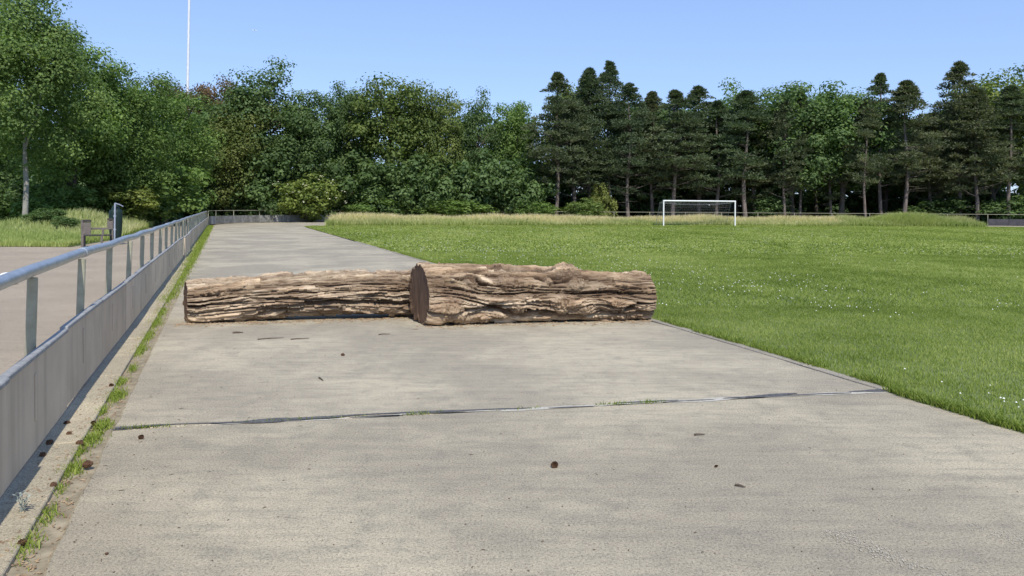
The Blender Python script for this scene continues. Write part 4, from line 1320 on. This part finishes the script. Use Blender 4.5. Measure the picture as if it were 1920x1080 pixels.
# ------------------------------------------------------------------ cones, twigs, bark crumbs
def cone_mesh(seed):
    r = random.Random(seed); mb = MB()
    L = 0.075
    mb.tube([(-L / 2, 0, 0), (0, 0, 0), (L / 2, 0, 0)], [0.010, 0.016, 0.006], 7)
    for row in range(7):
        x = -L / 2 + row * L / 7.2; R = 0.027 * math.sin((row + 1.3) / 8.6 * PI) + 0.006; n = 8
        for k in range(n):
            a = k * 2 * PI / n + row * 0.4 + r.uniform(-.1, .1); u = Vector((0, math.cos(a), math.sin(a))); w = Vector((0, -u.z, u.y))
            rr_ = R * r.uniform(0.85, 1.15)
            o = Vector((x, 0, 0)) + u * 0.006; tip = Vector((x + 0.010, 0, 0)) + u * rr_
            mb.add([o, tip + w * rr_ * 0.42 - u * 0.004, tip + Vector((0.004, 0, 0)), tip - w * rr_ * 0.42 - u * 0.004, tip - Vector((0.006, 0, 0)) - u * 0.002],
                   [(0, 1, 2), (0, 2, 3), (0, 4, 1), (0, 3, 4), (1, 4, 2), (4, 3, 2)])
    me = mb.mesh('pine_cone'); me.materials.append(M['cone']); return me


CM = [cone_mesh(i) for i in range(3)]
CONES = [(1040, 876, 1.0, 'dark pine cone lying alone on the nearest slab, in the middle'), (264, 823, 0.8, 'pine cone on the slab just below the left end of the joint'),
         (643, 667, 0.8, 'small cone on the slab in front of the logs'), (126, 797, 0.9, 'dark cone in the shade of the railing, farthest of three there'), (93, 835, 1.0, 'dark cone in the shade of the railing, middle of three there'),
         (80, 858, 0.9, 'dark cone in the shade of the railing, nearest of three there'), (130, 817, 0.8, 'brown cone on the kerb beside the shade of the railing'), (165, 876, 1.15, 'brown ragged cone at the slab edge beside the weeds'),
         (150, 835, 0.95, 'pale brown cone among the weeds by the kerb'), (100, 914, 0.8, 'cone on the kerb joint below the weed patches'), (175, 796, 0.8, 'cone beside the weeds just below the joint'),
         (209, 726, 0.9, 'cone on the kerb left of the weeds above the joint'), (42, 1022, 0.8, 'dark cone at the bottom left weed tuft'), (1343, 876, 0.5, 'flattened cone scrap right of the lone pine cone'), (200, 1040, 0.35, 'tiny cone scrap at the bottom left of the slab')]
for i, (px, py, s, lab) in enumerate(CONES):
    q = ground(px, py)
    o = link('pine_cone', CM[i % 3], None, None, (q.x, q.y, 0.024 * s), (rr.uniform(-.3, .3), rr.uniform(-.2, .2), rr.uniform(0, 6.28)))
    s *= 0.68; o.location.z = 0.024 * s; o.scale = (s, s, s * (0.95 if s > 0.4 else 0.6))
    tag(o, lab, 'pine cone', 'pine cones on the ground')
TW = [(483, 636, 532, 633, 'thin forked twig on the concrete in front of the slimmer log'), (545, 636, 580, 634, 'second thin twig right of the forked twig'), (710, 627, 732, 626, 'short dark twig in front of the gap between the logs'),
      (436, 624, 456, 623, 'flat bark scrap in front of the slimmer log'), (1378, 909, 1398, 913, 'short dark twig right of the lone cone'), (1302, 815, 1322, 814, 'tiny twig on the near slab below the joint'), (598, 708, 606, 713, 'small dark twig in the middle of the second slab')]
for i, (x0, y0, x1, y1, lab) in enumerate(TW):
    a, b = ground(x0, y0, 0.008), ground(x1, y1, 0.008)
    mid = (a + b) / 2; t = thing('twig', lab, 'twig', (mid.x, mid.y, 0), 0, 'twigs and scraps on the concrete')
    a, b = a - Vector((mid.x, mid.y, 0)), b - Vector((mid.x, mid.y, 0)); s = (b - a).length
    w = 0.007 if i != 3 else 0.014
    link('stem', MB().tube([a, a.lerp(b, .35) + Vector((0, 0.015 * s, 0.004)), a.lerp(b, .7) + Vector((0, -0.02 * s, 0.002)), b], [w, w * .9, w * .7, w * .4], 6).mesh('stem'), M['twig'], t)
    if i in (0, 1):
        m1 = a.lerp(b, 0.4)
        link('side_twig', MB().tube([m1, m1 + (b - a) * 0.25 + Vector((0, -0.05, 0.01))], [w * .6, w * .3], 5).mesh('side_twig'), M['twig'], t)

# crumbs and splinters along the foot of the logs
r4 = np.random.default_rng(5)
n = 620
k = r4.random(n)
first = k < 0.62
t = r4.random(n)
bx_ = np.where(first, lA.x + (lB.x - lA.x) * t, rA.x + (rB.x - rA.x) * t)
by_ = np.where(first, lA.y + (lB.y - lA.y) * t, rA.y + (rB.y - rA.y) * t) - np.where(first, 0.16, 0.22) - np.abs(r4.normal(0, 0.16, n))
L = r4.uniform(0.006, 0.03, n) * np.where(r4.random(n) < 0.08, 2.6, 1); W = r4.uniform(0.004, 0.010, n); a = r4.normal(0.2, 0.7, n); H_ = r4.uniform(0.004, 0.016, n)
c_, s_ = np.cos(a), np.sin(a)
v = np.zeros((n, 5, 3))
for q, (lu, lw, lz) in enumerate(((-1, -1, 0), (1, -1, 0), (1, 1, 0), (-1, 1, 0), (0.1, 0, 1))):
    v[:, q, 0] = bx_ + c_ * L * lu - s_ * W * lw; v[:, q, 1] = by_ + s_ * L * lu + c_ * W * lw; v[:, q, 2] = 0.003 + H_ * lz
b = np.arange(n)[:, None] * 5
tag(link('bark_crumbs', mesh_np('bark_crumbs', v.reshape(-1, 3), [np.concatenate([b + np.array([q]) for q in ((0, 1, 4), (1, 2, 4), (2, 3, 4), (3, 0, 4))])]), M['chip']), kind='stuff')
# specks of litter all over the concrete
n = 1100
y = 2.8 + 26 * r4.random(n) ** 1.7; x = leftX(y) + 6.6 * r4.random(n) ** 1.6
L = r4.uniform(0.002, 0.007, n) * np.where(r4.random(n) < 0.10, 3.0, 1); W = r4.uniform(0.0012, 0.004, n); a = r4.random(n) * 6.28; c_, s_ = np.cos(a), np.sin(a)
v = np.zeros((n, 5, 3))
for q, (lu, lw, lz) in enumerate(((-1, -1, 0), (1, -1, 0), (1, 1, 0), (-1, 1, 0), (0.1, 0, 1))):
    v[:, q, 0] = x + c_ * L * lu - s_ * W * lw; v[:, q, 1] = y + s_ * L * lu + c_ * W * lw; v[:, q, 2] = 0.002 + 0.004 * lz
b = np.arange(n)[:, None] * 5
tag(link('litter_specks', mesh_np('litter_specks', v.reshape(-1, 3), [np.concatenate([b + np.array([q]) for q in ((0, 1, 4), (1, 2, 4), (2, 3, 4), (3, 0, 4))])]), M['twig']), kind='stuff')
n = 1300
y = 2.6 + 12 * r4.random(n) ** 1.5; x = leftX(y) - 0.12 + r4.normal(0, 0.09, n)
L = r4.uniform(0.003, 0.012, n) * np.where(r4.random(n) < 0.15, 2.5, 1); W = r4.uniform(0.0015, 0.005, n); a = r4.random(n) * 6.28; c_, s_ = np.cos(a), np.sin(a)
v = np.zeros((n, 5, 3))
for q, (lu, lw, lz) in enumerate(((-1, -1, 0), (1, -1, 0), (1, 1, 0), (-1, 1, 0), (0.1, 0, 1))):
    v[:, q, 0] = x + c_ * L * lu - s_ * W * lw; v[:, q, 1] = y + s_ * L * lu + c_ * W * lw; v[:, q, 2] = np.where(x < fenceX(y) + 0.2, 0.014, -0.012) + 0.006 * lz + 0.003 * lu * r4.random(n)
b = np.arange(n)[:, None] * 5
tag(link('kerb_litter', mesh_np('kerb_litter', v.reshape(-1, 3), [np.concatenate([b + np.array([q]) for q in ((0, 1, 4), (1, 2, 4), (2, 3, 4), (3, 0, 4))])]), M['chip']), kind='stuff')
# a few upright splinters standing at the foot of the slimmer log
print('triangles', sum(len(me.loop_triangles) or sum(max(1, p.loop_total - 2) for p in me.polygons) if len(me.polygons) < 2000 else len(me.polygons) * 2 for me in bpy.data.meshes))
